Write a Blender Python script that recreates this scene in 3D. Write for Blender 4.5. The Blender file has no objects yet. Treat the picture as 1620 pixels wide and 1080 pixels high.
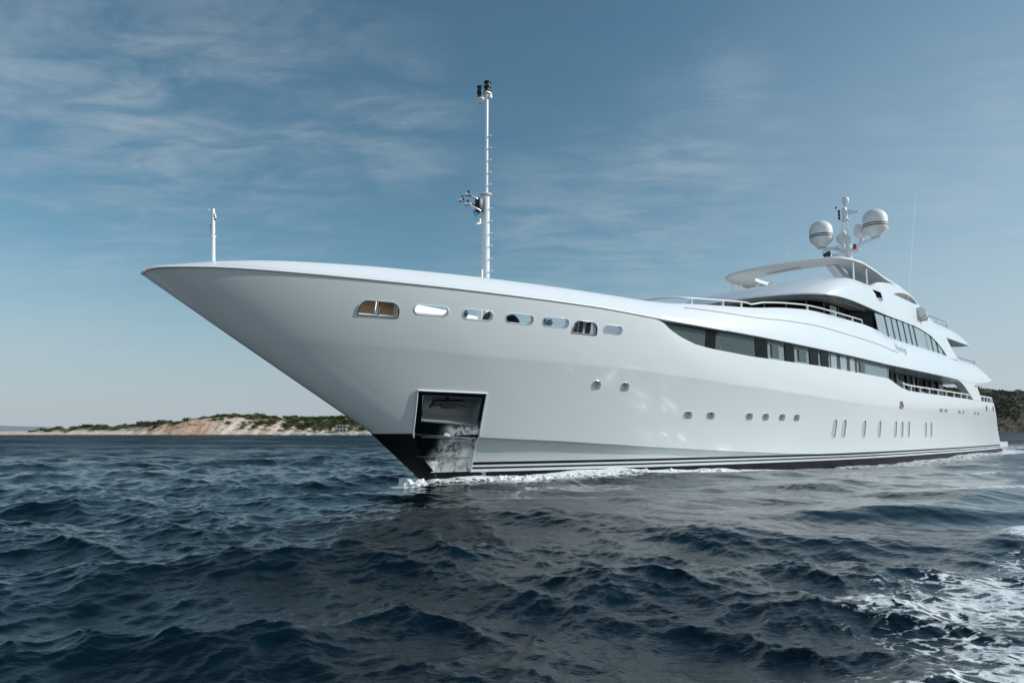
import bpy, bmesh, math, random
import numpy as np
from mathutils import Vector, Matrix, noise as mnoise
rnd = random.Random(7)
sc = bpy.context.scene
COL = sc.collection

# ------------------------------------------------------------------ camera
CAM_H = 1.5
PITCH = math.atan(143.0/1080.0)
cam_d = bpy.data.cameras.new('camera'); cam_d.lens = 24.0; cam_d.sensor_width = 36.0
cam_d.clip_start = 0.1; cam_d.clip_end = 60000
cam = bpy.data.objects.new('camera', cam_d); COL.objects.link(cam)
cam.location = (0, 0, CAM_H); cam.rotation_euler = (math.pi/2+PITCH, 0, 0)
sc.camera = cam
sc.cycles.blur_glossy = 1.5
# ------------------------------------------------------------------ sun, sky, exposure
SUN_EL = math.radians(30); SUN_DIR = Vector((1.0, -0.07, 0)).normalized()
SUN_AZ = math.atan2(SUN_DIR.x, SUN_DIR.y)          # clockwise from +Y
sc.view_settings.view_transform = 'Standard'; sc.view_settings.look = 'None'
sc.view_settings.gamma = 1.0; sc.view_settings.use_curve_mapping = False
sc.view_settings.exposure = 0.0
sun_d = bpy.data.lights.new('sun', 'SUN'); sun_d.energy = 3.9; sun_d.angle = math.radians(0.5); sun_d.color = (1.0, 0.98, 0.95)
sun = bpy.data.objects.new('sun', sun_d); COL.objects.link(sun)
sv = Vector((SUN_DIR.x*math.cos(SUN_EL), SUN_DIR.y*math.cos(SUN_EL), math.sin(SUN_EL)))
sun.rotation_euler = sv.to_track_quat('Z', 'Y').to_euler()

class NT:
    """tiny node-tree helper"""
    def __init__(s, tree): s.t = tree; s.n = tree.nodes; s.l = tree.links
    def new(s, typ, **kw):
        n = s.n.new(typ)
        for k, v in kw.items(): setattr(n, k, v)
        return n
    def put(s, sock, v):
        if isinstance(v, bpy.types.NodeSocket): s.l.new(v, sock)
        elif v is not None: sock.default_value = v
    def math(s, op, a, b=None, clamp=False):
        n = s.new('ShaderNodeMath', operation=op, use_clamp=clamp); s.put(n.inputs[0], a)
        if b is not None: s.put(n.inputs[1], b)
        return n.outputs[0]
    def step(s, x, a, b):
        n = s.new('ShaderNodeMapRange', interpolation_type='SMOOTHSTEP')
        s.put(n.inputs[0], x); s.put(n.inputs[1], a); s.put(n.inputs[2], b); return n.outputs[0]
    def mix(s, f, a, b):
        n = s.new('ShaderNodeMix', data_type='RGBA'); s.put(n.inputs[0], f); s.put(n.inputs[6], a); s.put(n.inputs[7], b); return n.outputs[2]
    def noise(s, vec, scale, detail=4, rough=0.55, dist=0.0, dims='3D'):
        n = s.new('ShaderNodeTexNoise', noise_dimensions=dims); s.put(n.inputs['Vector'], vec)
        n.inputs['Scale'].default_value = scale; n.inputs['Detail'].default_value = detail
        n.inputs['Roughness'].default_value = rough; n.inputs['Distortion'].default_value = dist
        return n.outputs['Fac']
    def mapping(s, vec, scale=(1,1,1), rot=(0,0,0), loc=(0,0,0)):
        n = s.new('ShaderNodeMapping'); s.put(n.inputs[0], vec)
        n.inputs['Scale'].default_value = scale; n.inputs['Rotation'].default_value = rot; n.inputs['Location'].default_value = loc
        return n.outputs[0]

def pix_dir(x, y):
    u = (x-810)/1080; v = (540-y)/1080
    return Vector((u, math.cos(PITCH)-v*math.sin(PITCH), math.sin(PITCH)+v*math.cos(PITCH))).normalized()

world = bpy.data.worlds.new('World'); sc.world = world; world.use_nodes = True
w = NT(world.node_tree); w.n.clear()
out = w.new('ShaderNodeOutputWorld'); bg = w.new('ShaderNodeBackground'); w.l.new(bg.outputs[0], out.inputs[0])
sky = w.new('ShaderNodeTexSky', sky_type='NISHITA'); sky.sun_disc = False
sky.sun_elevation = SUN_EL; sky.sun_rotation = SUN_AZ; sky.altitude = 0; sky.air_density = 1.0; sky.dust_density = 0.4; sky.ozone_density = 1.0
hs = w.new('ShaderNodeHueSaturation'); hs.inputs['Saturation'].default_value = 1.0; hs.inputs['Hue'].default_value = 0.485
w.l.new(sky.outputs[0], hs.inputs['Color'])
tc = w.new('ShaderNodeTexCoord'); gen = tc.outputs['Generated']
sep = w.new('ShaderNodeSeparateXYZ'); w.l.new(gen, sep.inputs[0])
dz = w.math('MAXIMUM', sep.outputs[2], 0.0)
den = w.math('ADD', dz, 0.10)
cx = w.math('DIVIDE', sep.outputs[0], den); cy = w.math('DIVIDE', sep.outputs[1], den)
cmb = w.new('ShaderNodeCombineXYZ'); w.l.new(cx, cmb.inputs[0]); w.l.new(cy, cmb.inputs[1])
cv = cmb.outputs[0]
m1 = w.mapping(cv, scale=(1.0, 1.7, 1), rot=(0, 0, 0.5))
n_big = w.noise(m1, 1.1, 5, 0.55, 0.6)
n_mid = w.noise(w.mapping(cv, scale=(1.0, 2.1, 1), rot=(0, 0, 0.75), loc=(3.1, 1.7, 0)), 3.4, 8, 0.60, 0.7)
n_fine = w.noise(w.mapping(cv, scale=(1.2, 2.6, 1), rot=(0, 0, 0.9), loc=(1.1, 7.7, 0)), 9.0, 6, 0.65, 0.6)
wisp = w.math('ADD', w.math('MULTIPLY', n_big, 0.45), w.math('ADD', w.math('MULTIPLY', n_mid, 0.45), w.math('MULTIPLY', n_fine, 0.10)))
# where the cirrus banks stand in the sky (directions in the world)
blobs = [(230, 120, .30, 1.0), (420, 220, .16, .9), (90, 60, .22, .4), (620, 195, .11, .95), (560, 100, .12, .35),
         (1090, 290, .14, .9), (1010, 360, .16, .8), (860, 390, .14, .7), (1180, 240, .09, .5), (1150, 150, .07, .55),
         (420, 390, .14, .35), (60, 250, .12, .5), (60, 320, .10, .35), (1560, 250, .16, .5), (1330, 560, .16, .3), (100, 520, .14, .3)]
acc = None
for (bx_, by_, r, a) in blobs:
    d = pix_dir(bx_, by_)
    vm = w.new('ShaderNodeVectorMath', operation='DISTANCE'); w.l.new(gen, vm.inputs[0]); vm.inputs[1].default_value = d
    g = w.new('ShaderNodeMapRange', interpolation_type='SMOOTHSTEP'); w.l.new(vm.outputs['Value'], g.inputs[0])
    g.inputs[1].default_value = r*1.35; g.inputs[2].default_value = 0.0; g.inputs[3].default_value = 0.0; g.inputs[4].default_value = a
    acc = g.outputs[0] if acc is None else w.math('MAXIMUM', acc, g.outputs[0])
base_c = w.math('ADD', acc, 0.05)
cl = w.step(wisp, 0.38, 0.74)
cloud = w.math('MULTIPLY', cl, base_c, clamp=True)
cloud = w.math('MULTIPLY', cloud, w.step(sep.outputs[2], 0.0, 0.08))
sky_c = w.new('ShaderNodeMix', data_type='RGBA', blend_type='MULTIPLY'); sky_c.inputs[0].default_value = 1.0; w.l.new(hs.outputs[0], sky_c.inputs[6]); sky_c.inputs[7].default_value = (.84, 1.06, 1.10, 1); sky_c = sky_c.outputs[2]
haze = w.math('MULTIPLY', w.math('SUBTRACT', 1.0, w.step(sep.outputs[2], 0.0, 0.26)), 0.85)
vm = w.new('ShaderNodeVectorMath', operation='DISTANCE'); w.l.new(gen, vm.inputs[0]); vm.inputs[1].default_value = pix_dir(1750, 640)
gl = w.new('ShaderNodeMapRange', interpolation_type='SMOOTHSTEP'); w.l.new(vm.outputs['Value'], gl.inputs[0]); gl.inputs[1].default_value = .75; gl.inputs[2].default_value = 0; gl.inputs[3].default_value = 0; gl.inputs[4].default_value = .42
sky2 = w.mix(haze, sky_c, (4.8, 5.5, 6.4, 1))
sky2 = w.mix(gl.outputs[0], sky2, (6.3, 7.0, 7.6, 1))
sky3 = w.mix(w.math('MULTIPLY', cloud, 0.6), sky2, (6.0, 6.8, 7.3, 1))
# unseen broken cloud glow added low behind the camera to fill the hull
back = w.math('MULTIPLY', w.step(w.math('MULTIPLY', sep.outputs[1], -1.0), .10, .75), w.math('SUBTRACT', 1.0, w.step(sep.outputs[2], .35, .75)))
bk_n = w.step(w.noise(gen, 2.4, 6, .6), .30, .62)
sky3 = w.mix(w.math('MULTIPLY', back, w.math('ADD', .35, w.math('MULTIPLY', bk_n, .65))), sky3, (9.3, 10.4, 11.0, 1))
w.l.new(sky3, bg.inputs[0]); bg.inputs[1].default_value = 0.088

# ------------------------------------------------------------------ helpers
MATS = {}
def mat(name, base=(.8, .8, .8), rough=.4, metal=0.0, coat=0.0, ior=1.5, spec=.5, noise_amt=0.0, noise_scale=3.0, bump=0.0, bump_scale=20.0, emit=None):
    m = bpy.data.materials.new(name); m.use_nodes = True
    k = NT(m.node_tree); b = k.n['Principled BSDF']
    b.inputs['Base Color'].default_value = (*base, 1); b.inputs['Roughness'].default_value = rough
    b.inputs['Metallic'].default_value = metal; b.inputs['IOR'].default_value = ior
    b.inputs['Coat Weight'].default_value = coat; b.inputs['Coat Roughness'].default_value = 0.04
    b.inputs['Specular IOR Level'].default_value = spec
    tc = k.new('ShaderNodeTexCoord')
    if noise_amt:
        n = k.noise(tc.outputs['Object'], noise_scale, 5, .6)
        c = k.mix(n, tuple(x*(1-noise_amt) for x in base)+(1,), tuple(min(1, x*(1+noise_amt)) for x in base)+(1,))
        k.l.new(c, b.inputs['Base Color'])
        k.l.new(k.math('ADD', k.math('MULTIPLY', n, .12), rough-.06 if rough > .06 else 0), b.inputs['Roughness'])
    if bump:
        n = k.noise(tc.outputs['Object'], bump_scale, 4, .6)
        bn = k.new('ShaderNodeBump'); bn.inputs['Strength'].default_value = bump; bn.inputs['Distance'].default_value = .05
        k.l.new(n, bn.inputs['Height']); k.l.new(bn.outputs[0], b.inputs['Normal'])
    MATS[name] = m
    return m
WHITE = mat('white_gloss_paint', (.75, .795, .82), .22, coat=.35, noise_amt=.02, noise_scale=.6)
WHITE2 = mat('white_satin_paint', (.76, .77, .77), .42, noise_amt=.03, noise_scale=1.5)
SOFFIT = mat('pale_grey_soffit', (.62, .63, .61), .45, noise_amt=.03)
CHROME = mat('polished_steel', (.72, .73, .73), .09, metal=1.0)
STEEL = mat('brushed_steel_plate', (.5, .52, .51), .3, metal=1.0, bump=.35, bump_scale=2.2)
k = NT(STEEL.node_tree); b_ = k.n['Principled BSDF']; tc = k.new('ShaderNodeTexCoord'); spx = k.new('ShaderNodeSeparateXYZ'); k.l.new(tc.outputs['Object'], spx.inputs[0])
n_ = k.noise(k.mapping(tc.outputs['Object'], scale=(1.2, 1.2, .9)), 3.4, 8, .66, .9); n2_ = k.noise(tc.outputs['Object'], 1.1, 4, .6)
low_ = k.math('SUBTRACT', 1.0, k.step(k.math('ADD', spx.outputs[2], k.math('MULTIPLY', n2_, .3)), 1.72, 1.98))       # bright mottled reflections painted into the base colour, below the recess only
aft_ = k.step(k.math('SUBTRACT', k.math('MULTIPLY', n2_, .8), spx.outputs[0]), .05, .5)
painted_refl = k.math('MULTIPLY', k.math('MULTIPLY', k.step(n_, .30, .58), low_), aft_)
k.l.new(k.mix(painted_refl, (.16, .17, .17, 1), (.86, .88, .87, 1)), b_.inputs['Base Color'])
k.l.new(k.math('ADD', .16, k.math('MULTIPLY', painted_refl, .45)), b_.inputs['Roughness'])
k.l.new(k.math('SUBTRACT', 1.0, k.math('MULTIPLY', painted_refl, .8)), b_.inputs['Metallic'])
RECESS = mat('grey_pocket_lining', (.38, .41, .42), .3, metal=.4, noise_amt=.2, noise_scale=2.5)
BLACK = mat('black_rubber', (.012, .013, .014), .45)
GLASS = mat('dark_window_glass', (.005, .007, .008), .06, ior=1.45, spec=.10)
GREY_GLASS = mat('grey_tinted_glass', (.055, .078, .078), .05, ior=1.5, spec=.32)
PANEL = mat('grey_window_panel', (.19, .25, .265), .35, ior=1.5, spec=.3, noise_amt=.08)
PALE_GLASS = mat('pale_reflecting_glass', (.30, .37, .40), .08, ior=1.5, spec=.6, noise_amt=.06, noise_scale=1.2)
GLASS_WHITE = mat('frosted_port_glass', (.50, .53, .54), .2, spec=.5)
TEAK = mat('teak_wood', (.56, .31, .17), .45, noise_amt=.2, noise_scale=6.0)
BRONZE = mat('copper_lamp', (.45, .16, .09), .25, metal=.6)
RED = mat('red_lamp_glass', (.35, .01, .03), .2)
NAVY = mat('dark_blue_panel', (.015, .05, .09), .2)
GREY = mat('mid_grey_lettering', (.50, .55, .56), .4)
DGREY = mat('dark_grey_lettering', (.14, .15, .16), .5)
GALV = mat('galvanised_anchor_iron', (.10, .10, .10), .5, metal=.6, noise_amt=.3)
CPANEL = mat('beige_ceiling_panel', (.45, .43, .39), .5)
DECK = mat('grey_deck', (.35, .32, .27), .6, noise_amt=.1)

class MB:
    def __init__(s): s.v = []; s.f = []; s.mi = []
    def add(s, vs, fs, mi=0):
        o = len(s.v); s.v += [tuple(x) for x in vs]; s.f += [tuple(i+o for i in f) for f in fs]; s.mi += [mi]*len(fs); return s
    def grid(s, rows, close_u=False, close_v=False, mi=0, flip=False):
        n = len(rows); m = len(rows[0]); vs = [p for r in rows for p in r]; fs = []
        for i in range(n if close_u else n-1):
            for j in range(m if close_v else m-1):
                a = i*m+j; b = i*m+(j+1) % m; c = ((i+1) % n)*m+(j+1) % m; d = ((i+1) % n)*m+j
                fs.append((a, d, c, b) if flip else (a, b, c, d))
        return s.add(vs, fs, mi)
    def box(s, c, sz, rot=None, bev=0.0, mi=0):
        bm = bmesh.new(); bmesh.ops.create_cube(bm, size=1)
        bmesh.ops.scale(bm, vec=sz, verts=bm.verts)
        if bev: bmesh.ops.bevel(bm, geom=list(bm.edges), offset=bev, segments=2, affect='EDGES', profile=.5)
        M = Matrix.Translation(Vector(c)) @ (rot.to_4x4() if rot else Matrix())
        bm.verts.index_update()
        s.add([M @ v.co for v in bm.verts], [[v.index for v in f.verts] for f in bm.faces], mi); bm.free(); return s
    def tube(s, pts, r, n=8, caps=True, mi=0, closed=False):
        pts = [Vector(p) for p in pts]; rs = r if isinstance(r, (list, tuple)) else [r]*len(pts); rows = []; up = None
        for i, p in enumerate(pts):
            t = (pts[min(i+1, len(pts)-1)]-pts[max(i-1, 0)]).normalized()
            if up is None:
                up = Vector((0, 0, 1)) if abs(t.z) < .9 else Vector((1, 0, 0))
            a = t.cross(up).normalized(); b = a.cross(t).normalized(); up = b
            rows.append([p+(a*math.cos(2*math.pi*k/n)+b*math.sin(2*math.pi*k/n))*rs[i] for k in range(n)])
        s.grid(rows, close_v=True, mi=mi)
        if caps:
            o = len(s.v); s.v += [tuple(x) for x in rows[0]]+[tuple(x) for x in rows[-1]]
            s.f += [tuple(range(o, o+n)), tuple(range(o+2*n-1, o+n-1, -1))]; s.mi += [mi, mi]
        return s
    def lathe(s, prof, c, axis=(0, 0, 1), n=24, mi=0):
        ax = Vector(axis).normalized(); q = ax.to_track_quat('Z', 'Y'); c = Vector(c)
        rows = [[c+q @ Vector((r*math.cos(2*math.pi*k/n), r*math.sin(2*math.pi*k/n), z)) for k in range(n)] for r, z in prof]
        return s.grid(rows, close_v=True, mi=mi)
    def prism(s, a, b, mi=0):
        """closed solid between two matching outlines"""
        n = len(a); o = len(s.v); s.v += [tuple(x) for x in a]+[tuple(x) for x in b]
        s.f += [tuple(range(o+n-1, o-1, -1)), tuple(range(o+n, o+2*n))]; s.mi += [mi, mi]
        for i in range(n):
            j = (i+1) % n; s.f.append((o+i, o+j, o+n+j, o+n+i)); s.mi.append(mi)
        return s
    def obj(s, name, mats, parent=None, smooth=True, angle=35, merge=0.0, label=None):
        me = bpy.data.meshes.new(name); me.from_pydata(s.v, [], s.f)
        for m in (mats if isinstance(mats, (list, tuple)) else [mats]): me.materials.append(m)
        me.polygons.foreach_set('material_index', s.mi)
        bm = bmesh.new(); bm.from_mesh(me)
        if merge: bmesh.ops.remove_doubles(bm, verts=bm.verts, dist=merge)
        bmesh.ops.recalc_face_normals(bm, faces=bm.faces); bm.to_mesh(me); bm.free()
        if smooth:
            me.polygons.foreach_set('use_smooth', [True]*len(me.polygons)); me.set_sharp_from_angle(angle=math.radians(angle))
        o = bpy.data.objects.new(name, me); COL.objects.link(o)
        if parent: o.parent = parent
        if label: o['label'] = label
        return o
def S(s, p, z): return Vector((-s, p, z))      # ship frame: s = metres aft of the stem, p = metres to port
def tag(o, label=None, cat=None, group=None, kind=None):
    if label: o['label'] = label
    if cat: o['category'] = cat
    if group: o['group'] = group
    if kind: o['kind'] = kind
    return o
def boolean(o, cutters, mode='DIFFERENCE'):
    for c in cutters:
        m = o.modifiers.new('cut', 'BOOLEAN'); m.object = c; m.operation = mode; m.solver = 'EXACT'; m.material_mode = 'TRANSFER'
    dg = bpy.context.evaluated_depsgraph_get(); dg.update()
    me = bpy.data.meshes.new_from_object(o.evaluated_get(dg)); o.modifiers.clear()
    o.data = me
    for c in cutters: bpy.data.objects.remove(c)
    me.polygons.foreach_set('use_smooth', [True]*len(me.polygons)); me.set_sharp_from_angle(angle=math.radians(32))
def I(x, tab):
    return float(np.interp(x, [t[0] for t in tab], [t[1] for t in tab]))

# ------------------------------------------------------------------ the yacht: hull lines
STEM = (-2.51574, 20.05887); BETA = math.radians(44.0)
yacht = bpy.data.objects.new('motor_yacht', None); COL.objects.link(yacht)
yacht.location = (STEM[0], STEM[1], 0); yacht.rotation_euler = (0, 0, BETA+math.pi)
tag(yacht, 'long white motor yacht with raked bow, cruising on a choppy dark blue sea', 'yacht')
AX = Vector((math.cos(BETA), math.sin(BETA))); PX = Vector((AX.y, -AX.x))
def to_ship(x, y):
    dx = x-STEM[0]; dy = y-STEM[1]; return dx*AX.x+dy*AX.y, dx*PX.x+dy*PX.y

def fam(B, L, n, m, s0): return lambda s: B*(1-(1-np.clip((np.asarray(s, float)-s0)/L, 0, 1))**n)**(1/m)
def taper(s): return 0.6*np.clip((np.asarray(s, float)-32)/20, 0, 1)**1.8
b_wl0 = fam(4.35, 30, 2, 1.1, 0); b_wl = lambda s: b_wl0(s)+.28*np.clip((np.asarray(s, float)-18)/22, 0, 1); b_ch0 = fam(4.5, 32, 2, 1.42, -1.9); b_ch = lambda s: b_ch0(s)+.18*np.clip((np.asarray(s, float)-18)/22, 0, 1); b_kn = fam(4.75, 33, 2.3, 1.275, -5.8); b_rl = fam(4.8, 34.5, 2.35, 1.42, -7.8)
def B_rail(s): return b_rl(s)-taper(s)
T_CH = [(-1.87, 1.5), (-.8, 1.44), (1.1, 1.34), (3.7, 1.22), (7.3, 1.01), (11, .82), (15.3, .64), (20, .5), (28, .42), (60, .40)]
T_KN = [(-5.8, 3.75), (-1.2, 3.62), (0, 3.57), (3.2, 3.51), (5.7, 3.47), (8, 3.36), (10.2, 3.24), (16, 3.0), (24, 2.7), (60, 2.4)]
T_RL = [(-7.8, 4.94), (-7.76, 4.98), (-7.72, 5.02), (-7.66, 5.05), (-7.52, 5.08), (-7.13, 5.115), (-6.62, 5.15), (-6.08, 5.17), (-5.5, 5.18), (-4.2, 5.195), (-2.8, 5.205), (-1.28, 5.22), (.5, 5.225), (2.1, 5.23), (3.85, 5.225), (5, 5.19), (7, 5.12),
        (9.4, 5.08), (12, 5.05), (15.0, 5.0), (19.2, 4.93), (25, 4.83), (28.2, 4.82), (38.2, 4.79), (43.6, 4.80), (47.9, 5.1), (49.2, 5.29), (51, 5.4)]
T_TOP = [(-7.8, 4.94), (-7.76, 4.98), (-7.72, 5.02), (-7.66, 5.05), (-7.52, 5.08), (-7.13, 5.115), (-6.62, 5.15), (-6.08, 5.17), (-5.5, 5.18), (-4.2, 5.195), (-2.8, 5.205), (-1.28, 5.22), (.5, 5.225), (2.1, 5.23), (3.85, 5.225), (5, 5.19), (6.1, 5.16), (6.7, 5.03), (7.1, 4.82), (7.7, 4.63),
         (8.4, 4.47), (9.3, 4.38), (11.7, 4.28), (13.7, 4.26), (17.6, 4.25), (20.5, 4.2), (25, 4.14), (26, 3.93), (27, 3.74), (28, 3.66), (30, 3.64), (45, 3.64), (60, 3.68)]
NC = 240
ts = np.linspace(0, 1, NC)**1.75
class Row: pass
def mkrow(s0, z0, send, bf, tz):
    r = Row(); r.s = s0+(send-s0)*ts; r.p = np.maximum(bf(r.s)-taper(r.s), 0); r.p[0] = 0
    r.z = np.interp(r.s, [t[0] for t in tz], [t[1] for t in tz]) if tz else np.zeros(NC)
    r.z[0] = z0; return r
def lerp(a, b, f, bulge=0.0):
    r = Row(); r.s = a.s+(b.s-a.s)*f; r.z = a.z+(b.z-a.z)*f
    r.p = a.p+(b.p-a.p)*f
    k = np.minimum(1, r.p/0.8)
    r.p = np.maximum(r.p+bulge*4*f*(1-f)*k, 0); r.p[0] = 0; return r
R_wl = mkrow(0, 0, 52.9, b_wl, None)
R_bi = mkrow(.25, -1.0, 52.6, lambda s: .8*b_wl(s), None); R_bi.z[:] = -1.0
R_ke = mkrow(.5, -1.6, 52.6, lambda s: 0*b_wl(s), None); R_ke.z[:] = -1.6
R_ch = mkrow(-1.87, 1.5, 52.0, b_ch, T_CH)
R_kn = mkrow(-5.8, 3.75, 50.6, b_kn, T_KN)
R_tp = mkrow(-7.8, 4.92, 49.7, b_rl, T_TOP)
# where the window cut-out lowers the top edge, that edge stays on the line from the knuckle to the rail
_zk = np.interp(R_tp.s, R_kn.s, R_kn.z); _pk = np.interp(R_tp.s, R_kn.s, R_kn.p); _zr = np.interp(R_tp.s, [t[0] for t in T_RL], [t[1] for t in T_RL])
_f = np.clip((R_tp.z-_zk)/np.maximum(_zr-_zk, .1), 0, 1); _m = (R_tp.s > 4)
R_tp.p = np.where(_m, _pk+(R_tp.p-_pk)*_f, R_tp.p)
# chine step: the part under the chine is tucked in a little
R_cu = lerp(R_wl, R_ch, 0.985); R_cu.p = np.maximum(R_cu.p-0.10*np.clip((R_cu.s+1.5)/2.5, 0, 1)*np.clip((24-R_cu.s)/12, 0, 1), 0); R_cu.p[0] = 0
R_m1 = lerp(R_wl, R_cu, .5, -.02)
outer = [R_ke, R_bi, R_wl, R_m1, R_cu, R_ch]
for f in (.02, .14, .28, .42, .56, .70, .84, .94, .985): outer.append(lerp(R_ch, R_kn, f, -.04))
outer.append(R_kn)
for f in (.02, .06, .2, .4, .6, .8, .93): outer.append(lerp(R_kn, R_tp, f, .015))
outer.append(R_tp)
def hull_p(s, z):
    zs = []; ps = []
    for r in outer:
        if s >= r.s[0]-1e-6:
            zs.append(float(np.interp(s, r.s, r.z))); ps.append(float(np.interp(s, r.s, r.p)))
    o = np.argsort(zs); return float(np.interp(z, np.array(zs)[o], np.array(ps)[o]))
def hull_n(s, z):
    e = .15; dps = (hull_p(s+e, z)-hull_p(s-e, z))/(2*e); dpz = (hull_p(s, z+e)-hull_p(s, z-e))/(2*e)
    return Vector((dps, 1, -dpz)).normalized()      # in (-s,p,z) frame: x=-s so d/dx = -d/ds
def HP(s, z, off=0.0):
    return S(s, hull_p(s, z), z)+hull_n(s, z)*off

# hull paint: white topsides, two thin black bands, black below, black fore-foot beside the anchor pocket
hm = bpy.data.materials.new('hull_paint'); hm.use_nodes = True; k = NT(hm.node_tree); hb = k.n['Principled BSDF']
tc = k.new('ShaderNodeTexCoord'); sp = k.new('ShaderNodeSeparateXYZ'); k.l.new(tc.outputs['Object'], sp.inputs[0])
sx = k.math('MULTIPLY', sp.outputs[0], -1.0); zz = sp.outputs[2]
zc = k.math('SUBTRACT', zz, k.math('MULTIPLY', k.math('SUBTRACT', 20.0, k.math('MINIMUM', sx, 20.0)), 0.0035))
def band(lo, hi): return k.math('MULTIPLY', k.math('GREATER_THAN', zc, lo), k.math('LESS_THAN', zc, hi))
bk = k.math('ADD', k.math('LESS_THAN', zc, .265), k.math('ADD', band(.35, .41), band(.475, .56)), clamp=True)
foot = k.math('MULTIPLY', k.math('LESS_THAN', sx, k.math('SUBTRACT', 1.23, k.math('MULTIPLY', zz, .2))), k.math('LESS_THAN', zz, 1.455))
bk = k.math('MAXIMUM', bk, foot)
nz = k.noise(tc.outputs['Object'], .5, 4, .5)
wht = k.mix(nz, (.725, .78, .80, 1), (.765, .815, .835, 1))
k.l.new(k.mix(bk, wht, (.009, .010, .011, 1)), hb.inputs['Base Color'])
k.l.new(k.math('ADD', .2, k.math('MULTIPLY', bk, .2)), hb.inputs['Roughness']); k.l.new(k.math('SUBTRACT', .4, k.math('MULTIPLY', bk, .4)), hb.inputs['Coat Weight']); k.l.new(k.math('SUBTRACT', .5, k.math('MULTIPLY', bk, .38)), hb.inputs['Specular IOR Level']); hb.inputs['Coat Roughness'].default_value = .05
bmp = k.new('ShaderNodeBump'); bmp.inputs['Strength'].default_value = .10; bmp.inputs['Distance'].default_value = .02
k.l.new(k.noise(tc.outputs['Object'], .9, 2, .5), bmp.inputs['Height']); k.l.new(bmp.outputs[0], hb.inputs['Normal'])

def deck_z(s): return I(s, [(-8, 4.2), (6, 4.2), (9, 3.4), (12, 2.9), (60, 2.75)])
def hull_solid():
    mb = MB(); rows = []
    for r in outer: rows.append([S(a, b, c) for a, b, c in zip(r.s, r.p, r.z)])
    th = .16
    ins = np.minimum(.5, .12+.0*R_tp.s)
    si = R_tp.s+ins*np.clip(1-ts*20, 0, 1)*2.0
    pi = np.maximum(R_tp.p-th-.25*np.clip(1-(R_tp.s+7.8)/4, 0, 1), 0); pi[0] = 0
    rows.append([S(a, b, c) for a, b, c in zip(si, pi, R_tp.z)])
    stz = lambda q: I(q, [(-7.8, 4.95), (-7.6, 4.8), (-6, 3.9), (-1.87, 1.5), (0, 0)])
    zd = np.array([min(max(deck_z(s), stz(s)+.35), zt-.04) for s, zt in zip(si, R_tp.z)])
    pdk = np.array([max(0, min(p-.02, hull_p(s, z)-.14)) for s, p, z in zip(si, pi, zd)]); pdk[0] = 0
    rows.append([S(a, b, c) for a, b, c in zip(si+.02, pdk, zd)])
    rows.append([S(a, 0, c) for a, c in zip(si+.02, zd)])
    mb.grid(rows)
    mir = [[Vector((v.x, -v.y, v.z)) for v in r] for r in rows]
    mb.grid(mir, flip=True)
    # transom cap
    ring = [r[-1] for r in rows]+[m[-1] for m in mir[::-1]]
    mb.add(ring, [tuple(range(len(ring)))])
    return mb
hull = hull_solid().obj('hull', [hm, WHITE2], yacht, merge=.0015)
bm = bmesh.new(); bm.from_mesh(hull.data)
bmesh.ops.dissolve_degenerate(bm, dist=.0008, edges=bm.edges); bmesh.ops.recalc_face_normals(bm, faces=bm.faces)
print('hull nonmanifold edges', sum(1 for e in bm.edges if not e.is_manifold)); bm.to_mesh(hull.data); bm.free()

def frame_at(s, z):
    """origin on the hull, tangent aft, tangent up, outward normal"""
    o = S(s, hull_p(s, z), z); n = hull_n(s, z)
    t = (S(s+.2, hull_p(s+.2, z), z)-S(s-.2, hull_p(s-.2, z), z)).normalized()
    u = n.cross(t).normalized()
    if u.z < 0: u = -u
    return o, t, u, n
def outline(kind, wd, ht, n=8):
    pts = []
    if kind == 'stadium':
        r = ht/2; a = max(wd/2-r, 0)
        pts = [(a+r*math.sin(math.pi*i/n), r*math.cos(math.pi*i/n)) for i in range(n+1)]+[(-a-r*math.sin(math.pi*i/n), -r*math.cos(math.pi*i/n)) for i in range(n+1)]
    elif kind == 'upright':
        pts = [(y, x) for x, y in outline('stadium', ht, wd, n)][::-1]
    elif kind == 'dshape':
        r = ht*.62; x = wd/2
        pts = [(-x, -ht/2), (x, -ht/2)]+[(x-r+r*math.cos(math.pi/2*i/n), ht/2-r+r*math.sin(math.pi/2*i/n)) for i in range(n+1)] + \
              [(-x+r-r*math.sin(math.pi/2*i/n), ht/2-r+r*math.cos(math.pi/2*i/n)) for i in range(n+1)]
        pts = pts[::-1]
    q = []
    for p_ in pts:
        if not q or (abs(p_[0]-q[-1][0])+abs(p_[1]-q[-1][1])) > 1e-4: q.append(p_)
    if (abs(q[0][0]-q[-1][0])+abs(q[0][1]-q[-1][1])) < 1e-4: q.pop()
    return q
def cutter(s, z, pts, depth, m, out_=.25):
    o, t, u, n = frame_at(s, z); mb = MB()
    mb.prism([o+t*x+u*y-n*depth for x, y in pts], [o+t*x+u*y+n*out_ for x, y in pts])
    return mb.obj('cutter', m, yacht, smooth=False)
def ring(s, z, pts, grow, off, thick, m, name, parent, conform=True):
    o, t, u, n = frame_at(s, z); mb = MB(); c = len(pts)
    rows = []
    for (g, h) in ((0, -.03), (0, off+thick), (grow*.6, off+thick), (grow, off), (grow, -.03)):
        r = []
        for x, y in pts:
            L = math.hypot(x, y) or 1
            q = o+t*(x+g*x/L)+u*(y+g*y/L); d = 0.0
            ss = -q.x; d = hull_p(ss, q.z)-q.y
            q = q+Vector((0, d, 0))+n*h
            r.append(q)
        rows.append(r)
    mb.grid(rows, close_v=True)
    return mb.obj(name, m, parent)
cut = []
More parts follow.
